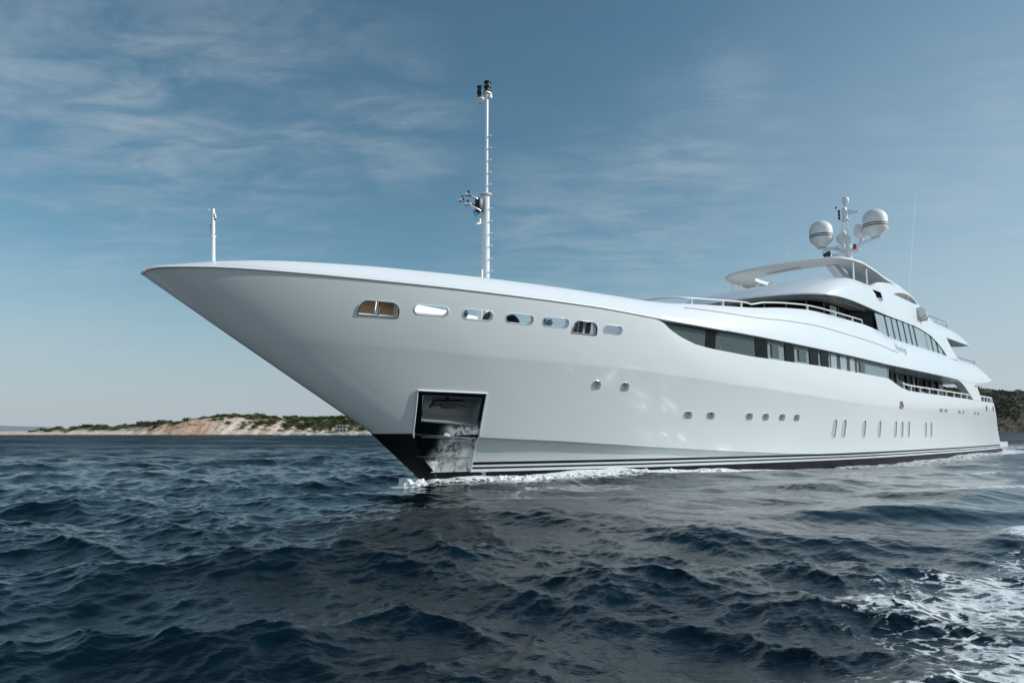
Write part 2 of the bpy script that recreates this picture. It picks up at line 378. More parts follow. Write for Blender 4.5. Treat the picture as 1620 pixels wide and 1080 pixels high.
FAIR = [(-2.84, 4.55, 1.0, .36, 'dshape'), (-1.5, 4.62, .95, .25, 'stadium'), (-.18, 4.62, .92, .27, 'stadium'), (1.12, 4.63, .92, .27, 'stadium'),
        (2.35, 4.64, .95, .27, 'stadium'), (3.44, 4.58, .9, .36, 'dshape'), (4.54, 4.61, .78, .26, 'stadium')]
PORT = [(4.38, 2.91, .38, .33), (5.54, 2.9, .38, .33)]+[(s, 2.06, .46, .30) for s in (8.76, 9.96, 12.23, 13.3, 14.46, 15.56)]
OVAL = [(s, 1.63, .40, .86) for s in (18.93, 19.85, 21.98, 23.82, 25.98, 26.96, 27.99, 30.9, 31.91)]
for (s, z, a, b, kd) in FAIR: cut.append(cutter(s, z, outline(kd, a, b), .75, WHITE2))
for (s, z, a, b) in PORT: cut.append(cutter(s, z, outline('stadium', a, b), .14, WHITE2))
for (s, z, a, b) in OVAL: cut.append(cutter(s, z, outline('upright', a, b), .07, WHITE2))
cut.append(cutter(26.7, 2.87, outline('dshape', .55, .34), .2, WHITE2))
# anchor pocket recess
PK = [(-1.21, 2.61), (.75, 2.58), (.93, 1.34), (-.91, 1.45), (1.2, .36), (.01, .35)]     # plate corners (s,z): top, fold beside the black fore-foot, bottom
def pk(u, v):
    if v <= .52: a, b, d, c = PK[0], PK[1], PK[3], PK[2]; v = v/.52
    else: a, b, d, c = PK[3], PK[2], PK[5], PK[4]; v = (v-.52)/.48
    s = (a[0]*(1-u)+b[0]*u)*(1-v)+(d[0]*(1-u)+c[0]*u)*v; z = (a[1]*(1-u)+b[1]*u)*(1-v)+(d[1]*(1-u)+c[1]*u)*v
    return s, z
RC = [(.08, .055), (.93, .065), (.925, .375), (.10, .36)]
def pkpt(u, v, off): s, z = pk(u, v); return HP(s, z, off)
nrm = hull_n(0, 2.1)
mb = MB(); mb.prism([pkpt(u, v, 0)-nrm*.55 for u, v in RC], [pkpt(u, v, 0)+nrm*.3 for u, v in RC])
cut.append(mb.obj('cutter', RECESS, yacht, smooth=False))
boolean(hull, cut)

# parts of the hull
for (s_, p_, wd_, m_, nm_) in ((-.05, 1.55, .5, CHROME, 'mooring_bollard'), (1.35, 1.75, 1.15, BLACK, 'anchor_windlass'), (2.9, 2.1, .4, CHROME, 'mooring_bollard')):
    m2 = MB(); z0 = 4.2
    m2.box(S(s_, p_, z0+.1), (wd_, .5, .2), bev=.03)
    for q in (-.3, .3): m2.lathe([(0, .62), (.13, .6), (.15, .5), (.09, .42), (.09, .1), (.14, 0)], S(s_+q*wd_, p_, z0+.1), (0, 0, 1), 14)
    if m_ is BLACK: m2.lathe([(0, .5), (.3, .5), (.34, .42), (.2, .34), (.2, -.34), (.34, -.42), (.3, -.5), (0, -.5)], S(s_, p_, z0+.42), (1, 0, 0), 18)
    m2.obj(nm_, m_, yacht)
m2 = MB(); m2.box(S(-1.75, 1.05, 4.62), (.5, .5, .7), bev=.03); m2.obj('deck_locker', TEAK, yacht)
for (s, z, a, b, kd) in FAIR:
    o_ = ring(s, z, outline(kd, a, b), .025 if kd == 'stadium' else .04, .003, .008 if kd == 'stadium' else .022, WHITE if kd == 'stadium' else CHROME, 'fairlead', hull)
    if kd == 'dshape':
        o_['label'] = 'D-shaped polished steel mooring fairlead with a centre roller'
        o, t, u, n = frame_at(s, z); m2 = MB()
        m2.lathe([(0, -.2), (.05, -.2), (.035, -.08), (.03, 0), (.035, .08), (.05, .2), (0, .2)], o-n*.06, u, 14)
        m2.obj('roller', CHROME, o_)
        m2 = MB()
        for sg in (-1, 1):
            m2.box(o+t*sg*.245-n*.33-u*.02, (.46, .05, .40), Matrix((t, n, u)).transposed(), .02)
        m2.obj('backing_plate', TEAK if s < 0 else GALV, o_)
for (s, z, a, b) in PORT:
    o, t, u, n = frame_at(s, z); pts = outline('stadium', a*.99, b*.99)
    m2 = MB(); m2.prism([o+t*x+u*y-n*.135 for x, y in pts], [o+t*x+u*y-n*.115 for x, y in pts])
    ph = ring(s, z, outline('stadium', a, b), .012, .002, .004, WHITE, 'porthole', hull); m2.obj('pane', GLASS_WHITE, ph)
for (s, z, a, b) in OVAL:
    o, t, u, n = frame_at(s, z); pts = outline('upright', a*.99, b*.99)
    m2 = MB(); m2.prism([o+t*x+u*y-n*.066 for x, y in pts], [o+t*x+u*y-n*.03 for x, y in pts])
    ph = ring(s, z, outline('upright', a, b), .010, .002, .003, WHITE, 'oval_window', hull); m2.obj('pane', GLASS_WHITE, ph)
o_ = ring(26.7, 2.87, outline('dshape', .55, .34), .04, .004, .02, CHROME, 'side_fairlead', hull)
o, t, u, n = frame_at(26.7, 2.87); m2 = MB(); m2.lathe([(0, -.12), (.06, -.12), (.03, 0), (.06, .12), (0, .12)], o-n*.08, u, 12); m2.obj('roller', BRONZE, o_)

# steel anchor pocket plate with its raised edge, welds
mb = MB(); N = 26
def inrec(u, v):
    return False
for (u0, u1, v0, v1) in ((0, 1, 0, RC[0][1]), (0, 1, .44, 1.0)):
    pass
def strip(mb, A, Bq, n, m, off):
    """bilinear sheet between two (u,v) edges laid on the hull"""
    rows = []
    for i in range(n+1):
        f = i/n; r = []
        for j in range(m+1):
            g = j/m
            a = (A[0][0]+(A[1][0]-A[0][0])*f, A[0][1]+(A[1][1]-A[0][1])*f); b = (Bq[0][0]+(Bq[1][0]-Bq[0][0])*f, Bq[0][1]+(Bq[1][1]-Bq[0][1])*f)
            r.append(pkpt(a[0]+(b[0]-a[0])*g, a[1]+(b[1]-a[1])*g, off))
        rows.append(r)
    mb.grid(rows)
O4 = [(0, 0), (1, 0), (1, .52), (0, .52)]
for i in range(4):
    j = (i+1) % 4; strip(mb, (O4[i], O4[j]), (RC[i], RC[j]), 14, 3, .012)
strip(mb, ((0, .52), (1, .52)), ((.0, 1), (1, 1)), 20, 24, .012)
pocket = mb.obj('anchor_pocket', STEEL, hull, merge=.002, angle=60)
mb = MB(); E4 = [(0, .56), (0, 0), (1, 0), (1, 1)]
pts = []
for a, b in zip(E4[:-1], E4[1:]):
    for i in range(10): f = i/10; pts.append(pkpt(a[0]+(b[0]-a[0])*f, a[1]+(b[1]-a[1])*f, .015))
pts.append(pkpt(1, 1, .015)); mb.tube(pts, .022, 6); mb.obj('edge_strip', WHITE, pocket)
mb = MB()
for v, u0, u1 in ((.55, .12, 1), (.80, -.12, .95)):
    mb.tube([pkpt(u0+(u1-u0)*i/12, v, .014) for i in range(13)], .011, 6)
mb.obj('weld_seam', CHROME, pocket)
mb = MB(); RCl = RC+[RC[0]]; pts = []
for a, b in zip(RCl[:-1], RCl[1:]):
    for i in range(8): f = i/8; pts.append(pkpt(a[0]+(b[0]-a[0])*f, a[1]+(b[1]-a[1])*f, .016))
mb.tube(pts+[pts[0]], .014, 6); mb.obj('recess_rim', CHROME, pocket)
# stem bar
mb = MB(); sp_ = [S(-1.87+.03, 0, 1.5), S(-1.16, 0, 1.0), S(-.1, 0, .33)]
mb.tube([S(x-.012, 0, z) for x, z in [(-1.8, 1.44), (-1.45, 1.2), (-1.1, .96), (-.6, .63), (-.25, .4)]], .018, 6); mb.obj('stem_bar', CHROME, hull)

def text(body, size, name, parent, m, place, extrude=.002):
    cu = bpy.data.curves.new(name, 'FONT'); cu.body = body; cu.size = size; cu.align_x = 'CENTER'; cu.align_y = 'CENTER'; cu.extrude = extrude
    t = bpy.data.objects.new(name, cu); COL.objects.link(t)
    dg = bpy.context.evaluated_depsgraph_get(); me = bpy.data.meshes.new_from_object(t.evaluated_get(dg)); bpy.data.objects.remove(t)
    for v in me.vertices: v.co = place(v.co)
    me.materials.clear(); me.materials.append(m)
    o = bpy.data.objects.new(name, me); COL.objects.link(o); o.parent = parent
    return o
def on_hull(s0, z0, off=.008, shear=0.0):
    def f(c): return HP(s0+c.x, z0+c.y, off+c.z)
    return f
for i, b in enumerate(('-28-', '-27-', '-26-', '-25-')):
    text(b, .115, 'draught_mark', hull, WHITE, on_hull(1.6+.03*i, .335-.107*i, .008))
for s, z, b in ((34.36, 2.74, ('BUOY', 'MEET')), (38.58, 2.73, ('MOR', 'JOY')), (42.98, 2.74, ('DEK', 'BOX'))):
    for q, wd_ in zip((-.52, .52), b): text(wd_, .26, 'hull_lettering', hull, DGREY, on_hull(s+q, z, .01))
# swim platform, aft mooring ports
mb = MB(); pl = [(51.6, 4.1), (54.6, 4.05), (55.3, 3.7), (55.6, 3.0), (55.6, -3.0), (55.3, -3.7), (54.6, -4.05), (51.6, -4.1)]
mb.prism([S(s, p, .34) for s, p in pl], [S(s, p, .74) for s, p in pl]); pf = mb.obj('swim_platform', WHITE, hull, smooth=False)
for s, z in ((46.6, 3.18), (49.2, 3.2)):
    o, t, u, n = frame_at(s, z); mb = MB(); pts = outline('upright', .34, .42)
    mb.prism([o+t*x+u*y-n*.05 for x, y in pts], [o+t*x+u*y+n*.015 for x, y in pts]); mb.obj('mooring_port', BLACK, hull)

# ------------------------------------------------------------------ upper deck side (bulwark forward, deck house side aft)
T_E2 = [(-7.8, 4.97), (-7.71, 5.05), (-7.64, 5.085), (-7.46, 5.14), (-7.08, 5.225), (-6.55, 5.33), (-6.09, 5.41), (-5.55, 5.48), (-4.79, 5.55), (-4.02, 5.595), (-3.41, 5.63), (-2.57, 5.675), (-.95, 5.725), (0, 5.745), (1.3, 5.765), (2.5, 5.78), (4.4, 5.79), (6.4, 5.79), (7.6, 5.84), (8.9, 5.97), (10.7, 6.10), (12.6, 6.25), (14.7, 6.51), (16.9, 6.70), (18.2, 6.735), (20.5, 6.735), (23.2, 6.73), (24.4, 6.69), (25.4, 6.6),
        (26.6, 6.46), (28, 6.41), (29.4, 6.38), (33.4, 6.34), (35.7, 6.33), (39.7, 6.28), (44, 6.28), (46.4, 6.25), (48, 6.13), (49.2, 5.97), (50.0, 5.72), (50.6, 5.45)]
def ins2(s): return I(s, [(-7.8, .004), (-7.5, .12), (-6, .34), (-1.8, .5), (9, .46), (11, .4), (50.6, .4)])
def sm(tab, s, wd=.5): return (I(s-wd, tab)+2*I(s, tab)+I(s+wd, tab))/4
def E1(s): return float(B_rail(s)), sm(T_RL, s, .3) if s > -5 else sm(T_RL, s, max(.01, .06*(s+7.8)))
def E2(s): return max(float(B_rail(s))-ins2(s), .004), (sm(T_E2, s, .5) if s > -5 else sm(T_E2, s, max(.01, .12*(s+7.8))))
ss = np.concatenate([-7.795+1.79*np.linspace(0, 1, 34)**1.8, np.linspace(-5.85, 24, 170), np.linspace(24.2, 50.6, 90)])
def side(mb, sg):
    rows = [[] for _ in range(9)]
    for s in ss:
        p1, z1 = E1(s); p2, z2 = E2(s)
        if s > 49.2: z1 = I(s, [(49.2, 5.29), (50.6, 5.40)])
        if s > 50.4: p1 -= .03
        wi = I(s, [(-7.8, .0), (-7.3, .04), (-6, .15), (5.2, .16), (6.5, .5), (9, 1.1), (14, 1.4), (51, 1.4)])
        e = .05*min(1, (s+7.8)/2)
        pr = [(max(p1-wi, 0), z1+.012), (p1, z1+.004), (p1+.004, z1+.05)]
        h = z2-z1; bul = min(.06, h*.1)
        for f in (.35, .7): pr.append((p1+(p2-p1)*f+bul*4*f*(1-f)*.7, z1+h*f))
        pr += [(p2, z2-min(.02, h*.1)), (max(p2-.03, 0), z2), (max(p2-.14*min(1, (s+7.8)/1.5), 0), z2), (max(p2-.18*min(1, (s+7.8)/1.5), 0), z1+.06)]
        for r, (p, z) in zip(rows, pr): r.append(S(s, p*sg, z))
    mb.grid(rows, flip=(sg < 0))
    mb.add([r[-1] for r in rows], [tuple(range(9))])
mb = MB(); side(mb, 1); side(mb, -1)
upper = mb.obj('upper_deck_side', WHITE, yacht, merge=.001, angle=40)
# rub rail along the joint, seam line, deck of the upper level, name
mb = MB(); rr = [S(s, E1(s)[0]+.012, E1(s)[1]) for s in np.concatenate([-7.795+1.79*np.linspace(0, 1, 30)**1.8, np.linspace(-5.8, 10, 60)])]
rr2 = [Vector((v.x, -v.y, v.z)) for v in rr]
mb.tube(rr2[::-1]+rr, .02, 8); mb.obj('rub_rail', WHITE2, yacht)
mb = MB(); mb.tube([S(s, E1(s)[0]+(E2(s)[0]-E1(s)[0])*f+.05, E1(s)[1]+(E2(s)[1]-E1(s)[1])*f) for s in np.linspace(8.2, 27.3, 60) for f in [I(s, [(8.2, .80), (12, .66), (20, .57), (27.3, .5)])]], .013, 6)
mb.obj('seam_strip', GREY, upper)
mb = MB(); dk = [s for s in np.linspace(8.5, 49.5, 50)]
mb.grid([[S(s, p*(E1(s)[0]-.35), 5.02+(.3 if s > 47.5 else 0)) for p in (-1, -.5, 0, .5, 1)] for s in dk]); mb.obj('upper_deck', DECK, yacht)
mb = MB(); mb.grid([[S(8.55-.6*(1-f*f), f*(E2(8.5)[0]-.1), z) for f in np.linspace(-1, 1, 15)] for z in (3.3, 5.0, 5.9)]); mb.obj('house_front', WHITE, yacht)
def on_upper(s0, f0):
    def g(c):
        s = s0+c.x; p1, z1 = E1(s); p2, z2 = E2(s); f = f0+c.y/(z2-z1); return S(s, p1+(p2-p1)*f+.05+c.z, z1+(z2-z1)*f)
    return g
text('Nautige', .56, 'name_lettering', upper, GREY, on_upper(28.0, .68))

# ------------------------------------------------------------------ main deck windows
def wband(off, s):
    return float(B_rail(s))-off
mb = MB(); rows = []
for s in np.linspace(5.3, 25.6, 80):
    zt = I(s, T_TOP); z1 = E1(s)[1]
    rows.append([S(s, wband(.22, s), zt-.3), S(s, wband(.22, s), z1+.05)])
mb.grid(rows); wb = mb.obj('window_band', PANEL, yacht)
mb = MB(); s = 25.6; mb.box(S(s, 4.05, 4.3), (.08, 1.1, 1.3)); mb.obj('bulkhead_panel', PANEL, yacht)
def wpane(s0, s1, name, m, off=.2, zlo=None, zhi=None, th=.02, parent=wb, slant=0.0):
    mb = MB(); r = []
    n = max(2, int((s1-s0)/.3)+1)
    for i in range(n+1):
        s = s0+(s1-s0)*i/n; zt = I(s, T_TOP)-.1 if zlo is None else zlo(s); z1 = E1(s)[1]-.035 if zhi is None else zhi(s)
        r.append([S(s+slant*0, wband(off+.03, s), zt), S(s+slant, wband(off+.03, s), z1), S(s+slant, wband(off, s), z1), S(s, wband(off, s), zt)])
    mb.grid(r, close_v=True); mb.add(r[0], [(0, 1, 2, 3)]); mb.add(r[-1], [(3, 2, 1, 0)])
    return mb.obj(name, m, parent, smooth=False)
wpane(5.6, 9.05, 'window', GREY_GLASS, slant=.12)
wpane(9.08, 9.62, 'window', GLASS, slant=.12)
wpane(9.64, 9.88, 'mullion', BLACK, off=.19, slant=.12)
wpane(9.9, 12.2, 'window', GREY_GLASS, slant=.05)
for a, b in ((12.23, 13.1), (14.43, 15.18), (16.52, 17.31), (17.57, 18.3)): wpane(a, b, 'window', GLASS, off=.185)
for a, b in ((18.55, 19.13), (19.52, 20.2), (20.56, 21.13)):
    wpane(a, b, 'window', PALE_GLASS, off=.185); wpane(b+.02, b+.24, 'mullion', BLACK, off=.18)
for a, b in ((13.38, 13.98), (15.52, 16.25), (21.73, 22.42)):
    lo = lambda s: I(s, T_TOP)+.12; hi = lambda s: E1(s)[1]-.15
    lv = wpane(a, b, 'louvre_panel', BLACK, off=.2, zlo=lo, zhi=hi)
    mb = MB(); c = (a+b)/2; z0 = lo(c); z1 = hi(c); nb = 9
    for i in range(nb):
        z = z0+(z1-z0)*(i+.5)/nb; mb.box(S(c, wband(.185, c), z), (b-a-.06, .03, .022), Matrix.Rotation(math.atan2(-(wband(0, b)-wband(0, a)), b-a), 3, 'Z'))
    mb.obj('louvre_slats', PANEL, lv, smooth=False)
for s in (9.95, 12.12, 13.2, 14.3, 15.35, 16.38, 17.42, 18.42):
    for f in (.22, .88):
        zt = I(s, T_TOP); z1 = E1(s)[1]; mb = MB(); mb.lathe([(0, .01), (.018, .006), (.02, 0)], S(s, wband(.175, s), zt+(z1-zt)*f-.02), (0, 1, 0), 8); mb.obj('window_stud', CHROME, wb)
# saloon aft of the window band, set in from the side
mb = MB()
for sg in (1, -1):
    rows = []
    for s in np.linspace(24.5, 41, 30):
        p = sg*I(s, [(24.5, 3.75), (41, 3.2)]); rows.append([S(s, p, 2.7), S(s, p, 4.86)])
    mb.grid(rows)
mb.grid([[S(41, p, z) for z in (2.7, 4.86)] for p in np.linspace(-3.2, 3.2, 9)])
saloon = mb.obj('saloon_wall', GLASS, yacht)
def sal_p(s): return I(s, [(24.5, 3.75), (41, 3.2)])
for a, b, m_ in ((29.0, 29.25, BLACK), (30.05, 30.33, PANEL), (32.08, 32.35, BLACK), (33.38, 33.7, PANEL), (34.3, 34.6, BLACK), (36.19, 36.5, BLACK), (37.7, 37.95, PANEL), (39.2, 39.5, BLACK)):
    mb = MB(); mb.box(S((a+b)/2, sal_p(a)+.03, 3.76), (b-a, .08, 2.0)); mb.obj('saloon_mullion', m_, saloon, smooth=False)
for a, b in ((29.3, 30.0), (30.4, 32.0), (34.7, 36.1)):
    mb = MB(); mb.box(S((a+b)/2, sal_p((a+b)/2)+.01, 3.45), (b-a-.06, .03, 1.1)); mb.obj('saloon_pane', PALE_GLASS, saloon, smooth=False)
mb = MB(); rows = []
for s in np.linspace(24.5, 44, 20): rows.append([S(s, sal_p(s)-.1, 4.84), S(s, E1(s)[0]-.02, 4.835)])
mb.grid(rows); mb.obj('side_deck_ceiling', SOFFIT, yacht)
# side deck rail
def rail_obj(name, pts, posts, r=.022, rp=.02, m=WHITE2, parent=yacht, low=0.0):
    mb = MB(); mb.tube(pts, r, 8); rl = mb.obj(name, m, parent)
    for a, b in posts:
        mb = MB(); mb.tube([a, b], rp, 8); mb.obj('stanchion', m, rl)
    return rl
def bul(s): return float(B_rail(s))-.08, I(s, T_TOP)
rail_obj('side_deck_rail', [S(s, bul(s)[0], bul(s)[1]+.30) for s in np.linspace(27.2, 41.8, 30)],
         [(S(s, bul(s)[0], bul(s)[1]-.02), S(s, bul(s)[0], bul(s)[1]+.3)) for s in (27.4, 28.6, 30.2, 31.9, 33.6, 35.4, 37.2, 39, 40.6)], r=.045, rp=.05)
rail_obj('aft_deck_rail', [S(s, bul(s)[0], bul(s)[1]+.36) for s in np.linspace(44.6, 49.2, 10)],
         [(S(s, bul(s)[0], bul(s)[1]-.02), S(s, bul(s)[0], bul(s)[1]+.36)) for s in (45, 46.2, 47.4, 48.6, 49.2)], r=.05, rp=.06)
# arch columns joining the upper deck side to the bulwark
ac = [(36.8, 4.86), (38.2, 4.78), (39.2, 4.62), (40.0, 4.42), (40.9, 4.13), (42.25, 3.62), (44.95, 3.60), (44.5, 4.1), (43.9, 4.5), (43.4, 4.84)]
for sg in (1, -1):
    mb = MB(); mb.prism([S(s, sg*(float(B_rail(s))-.45), z) for s, z in ac], [S(s, sg*(float(B_rail(s))-.004), z) for s, z in ac]); a_ = mb.obj('arch_column', WHITE, yacht, angle=30)
    if sg > 0:
        mb = MB(); mb.box(S(43.3, float(B_rail(43.3)), 4.62), (.3, .06, .12), bev=.02); mb.obj('step_light', DGREY, a_)

# ------------------------------------------------------------------ bridge deck: wheelhouse, side windows, brow
WH = [(25.75, 4.13), (25.0, 3.75), (24.3, 3.42), (22.5, 3.45), (20.9, 3.4), (19.9, 3.0), (19.3, 2.3), (18.95, 1.4), (18.8, .5)]
WHf = [(s, p) for s, p in WH]+[(s, -p) for s, p in WH[::-1]]
mb = MB(); mb.grid([[S(s-.25*(1 if s < 21 else 0), p, 5.0) for s, p in WHf], [S(s, p, 7.68) for s, p in WHf]]); wh = mb.obj('wheelhouse', GLASS, yacht, angle=20)
for i in (3, 4, 5, 6, 7):
    s, p = WH[i]
    for sg in (1, -1): mb = MB(); mb.tube([S(s-.27*(1 if s < 21 else 0)-.02, sg*(p+.03), 5.05), S(s-.02, sg*(p+.03), 7.66)], .05, 6); mb.obj('mullion', DGREY, wh)
dr = MB(); dr.box(S(21.75, 3.52, 7.0), (.75, .06, 1.1), bev=.02); d_ = dr.obj('wing_door', WHITE2, wh)
mb = MB(); mb.box(S(21.65, 3.56, 7.15), (.42, .03, .55)); mb.obj('door_glass', PALE_GLASS, d_)
wsn = MB(); wsn.box(S(25.0, 3.72, 6.9), (.04, .9, 1.5), Matrix.Rotation(math.radians(0), 3, 'Z')); 
def bside(z): return I(z, [(6.2, 4.31), (7.7, 4.12)])
T_WT = [(24, 7.68), (30.1, 7.65), (32.3, 7.61), (33.6, 7.5), (35.1, 7.32), (36.2, 7.02), (37.5, 6.5), (38, 6.3)]
def upane(a, b, name, m, off, parent):
    mb = MB(); r = []
    n = max(2, int((b-a)/.25)+1)
    for i in range(n+1):
        s = a+(b-a)*i/n; zt = I(s, T_WT)-.02; zb = 6.2
        if zt < zb+.02: zt = zb+.02
        r.append([S(s, bside(zb)+off-.03, zb), S(s, bside(zt)+off-.03, zt), S(s, bside(zt)+off, zt), S(s, bside(zb)+off, zb)])
    mb.grid(r, close_v=True); mb.add(r[0], [(0, 1, 2, 3)]); mb.add(r[-1], [(3, 2, 1, 0)])
    return mb.obj(name, m, parent, smooth=False)
ub = upane(25.66, 37.6, 'side_window_band', BLACK, -.03, yacht)
for a, b in ((25.66, 26.95), (27.24, 27.99), (28.25, 28.91), (29.19, 29.94), (30.23, 30.94), (31.23, 31.78), (32.1, 33.89), (34.21, 34.94), (35.26, 35.95), (36.35, 37.1)):
    upane(a, b, 'window', PALE_GLASS, 0.0, ub)
upane(33.92, 34.18, 'mullion', PANEL, -.005, ub)

C3 = [(0, 17.62), (.6, 17.63), (1.23, 17.7), (2.25, 17.97), (3.2, 18.42), (3.7, 18.83), (4.08, 19.35), (4.32, 20.1), (4.40, 21.2), (4.38, 22.6), (4.28, 25), (4.2, 27.5), (4.18, 30), (4.17, 32.3)]
Z3 = [(17, 7.69), (22, 7.72), (24, 7.71), (25.8, 7.69), (30, 7.66), (32.3, 7.62), (35.1, 7.62), (50, 7.66)]
C4 = [(0, 21.0), (1, 21.03), (2.1, 21.15), (3.0, 21.45), (3.5, 21.85), (3.8, 22.3), (3.95, 22.9), (4.0, 23.7), (3.98, 24.7), (3.95, 25.6), (3.9, 26.5), (3.86, 27.4), (3.82, 29), (3.8, 31)]
Z4 = [(20, 8.9), (21.1, 8.92), (22.5, 9.03), (23.9, 9.06), (25, 9.08), (25.8, 9.12), (26.3, 9.22), (26.8, 9.4), (27.3, 9.54), (28.5, 9.70), (29.7, 9.83), (31.5, 9.86), (32.5, 9.80), (33.5, 9.67), (34.5, 9.36),
      (35.5, 9.05), (36.7, 8.76), (37.7, 8.52), (39.6, 8.49), (42.7, 8.42), (44.2, 8.30), (45.2, 8.1), (45.9, 7.8)]
def spl(pts, n):
    """Catmull-Rom resample"""
    P = [Vector((a, b, 0)) for a, b in pts]; P = [2*P[0]-P[1]]+P+[2*P[-1]-P[-2]]; out = []; m = len(P)-3
    for i in range(n+1):
        u = i/n*m; j = min(int(u), m-1); t = u-j; a, b, c, d = P[j:j+4]
        out.append(.5*((2*b)+(-a+c)*t+(2*a-5*b+4*c-d)*t*t+(-a+3*b-3*c+d)*t**3))
    return [(v.x, v.y) for v in out]
nb_ = 70
c3 = spl(C3, nb_); c4 = spl(C4, nb_)
for i in range(1, 31):
    f = i/30; c3.append((4.17-.22*f, 32.3+(45.6-32.3)*f)); c4.append((3.8-.12*f, 31+(45.9-31)*f))
c3f = [(-p, s) for p, s in c3[:0:-1]]+c3; c4f = [(-p, s) for p, s in c4[:0:-1]]+c4
mb = MB(); rows = []
for (p3, s3), (p4, s4) in zip(c3f, c4f):
    z3 = sm(Z3, s3, .4); z4 = sm(Z4, s4, .3); z4 = max(z4, z3+.12)
    q = []
    sg = 1 if p3 >= 0 else -1
    a = Vector((p3, s3)); b = Vector((p4, s4)); d = (b-a)
    L = max((a-Vector((0, max(s3+1, 24)))).length, .1); inn = (Vector((0, max(s3+1, 24)))-a)/L
    q.append(S(a.y+inn.y*.9, a.x+inn.x*.9, z3+.01))
    q.append(S(a.y, a.x, z3)); q.append(S(a.y-inn.y*.0, a.x, z3+.06))
    for f in (.25, .5, .75):
        o_ = .22*4*f*(1-f)*min(1, d.length/1.5)
        q.append(S(a.y+d.y*f-inn.y*o_*.5, a.x+d.x*f-inn.x*o_*.5, z3+.06+(z4-z3-.06)*(f+.10*4*f*(1-f))))
    q.append(S(b.y, b.x, z4)); q.append(S(b.y+inn.y*.22, b.x+inn.x*.22, z4+.005)); q.append(S(b.y+inn.y*.3, b.x+inn.x*.3, max(z4-.5, z3+.1)))
    rows.append(q)
mb.grid(rows, close_v=True)
mb.add(rows[0], [tuple(range(8, -1, -1))]); mb.add(rows[-1], [tuple(range(9))])
brow = mb.obj('sun_deck_side', WHITE, yacht, angle=38, merge=.0005)
# nav light niche and the opening under the arch
nl = MB(); nl.prism([S(s, 3.55, z) for s, z in ((25.45, 8.82), (27.1, 8.92), (27.15, 8.52), (25.85, 8.45))], [S(s, 4.6, z) for s, z in ((25.45, 8.82), (27.1, 8.92), (27.15, 8.52), (25.85, 8.45))])
c1 = nl.obj('cutter', BLACK, yacht, smooth=False)
op = [(29.2, 9.13), (30.2, 9.35), (31.2, 9.47), (32.2, 9.51), (32.9, 9.48), (33.5, 9.3), (33.7, 9.1), (32.8, 9.05), (31, 9.08)]
nl = MB(); nl.prism([S(s, 3.2, z) for s, z in op], [S(s, 4.6, z) for s, z in op]); c2 = nl.obj('cutter', SOFFIT, yacht, smooth=False)
boolean(brow, [c1, c2])
mb = MB(); mb.lathe([(0, .16), (.07, .14), (.09, .06), (.09, -.1), (.12, -.13), (0, -.14)], S(26.65, 3.86, 8.66), (0, 0, 1), 14); mb.obj('navigation_light', BRONZE, brow)
mb = MB()
rows = []
for f in np.linspace(0, 1, 9):
    rows.append([S(26.45+(1-f*.75)*.72*math.cos(a), 4.02-.1*f+.26*(1-f)**.7*math.sin(a), 8.47-.42*f) for a in np.linspace(0, math.pi, 15)])
mb.grid(rows); mb.add(rows[0], [tuple(range(15))]); mb.obj('light_shelf', WHITE, brow)
# sun deck floor / bridge deck ceiling
mb = MB(); mb.grid([[S(s, f*I(s, [(21.3, 2.6), (22.5, 3.5), (24, 3.7), (40, 3.6)]), 8.55) for f in (-1, -.5, 0, .5, 1)] for s in (21.5, 22.5, 24, 30, 36)]); mb.obj('sun_deck', WHITE2, yacht)
fl = [(s, p) for p, s in c3f]
mb = MB(); mb.prism([S(s+.5 if s < 24 else s, p*.9, 7.66) for s, p in fl], [S(s+.5 if s < 24 else s, p*.9, 7.80) for s, p in fl]); mb.obj('bridge_ceiling', SOFFIT, yacht, smooth=False)
for s, p in ((19.2, 3.3), (20.4, 3.9), (22, 3.95), (23.4, 3.9), (18.6, 2.2), (24.6, 3.8)): mb = MB(); mb.lathe([(0, -.015), (.05, -.012), (.06, 0)], S(s, p, 7.655), (0, 0, 1), 10); mb.obj('ceiling_light', DGREY, yacht)
# upper arch from the sun deck side down to the deck below
ua = [(31.8, 7.66), (33.6, 7.52), (35.1, 7.33), (36.2, 7.02), (36.95, 6.75), (37.6, 6.42), (37.8, 6.2), (40.5, 6.2), (39.6, 6.75), (39.0, 7.2), (38.5, 7.68)]
for sg in (1, -1):
    mb = MB(); mb.prism([S(s, sg*(bside(z)-.3), z) for s, z in ua], [S(s, sg*(bside(z)+.05), z) for s, z in ua]); mb.obj('upper_arch', WHITE, yacht, angle=30)
mb = MB(); mb.tube([S(41.4, 3.5, 6.0), S(41.4, 3.5, 7.68)], .06, 10); mb.obj('overhang_post', CHROME, yacht)
# upper lounge wall behind the arch
mb = MB(); mb.grid([[S(38.2, p, z) for z in (5, 7.7)] for p in (-3.9, 3.9)]); mb.obj('lounge_wall', GLASS, yacht)

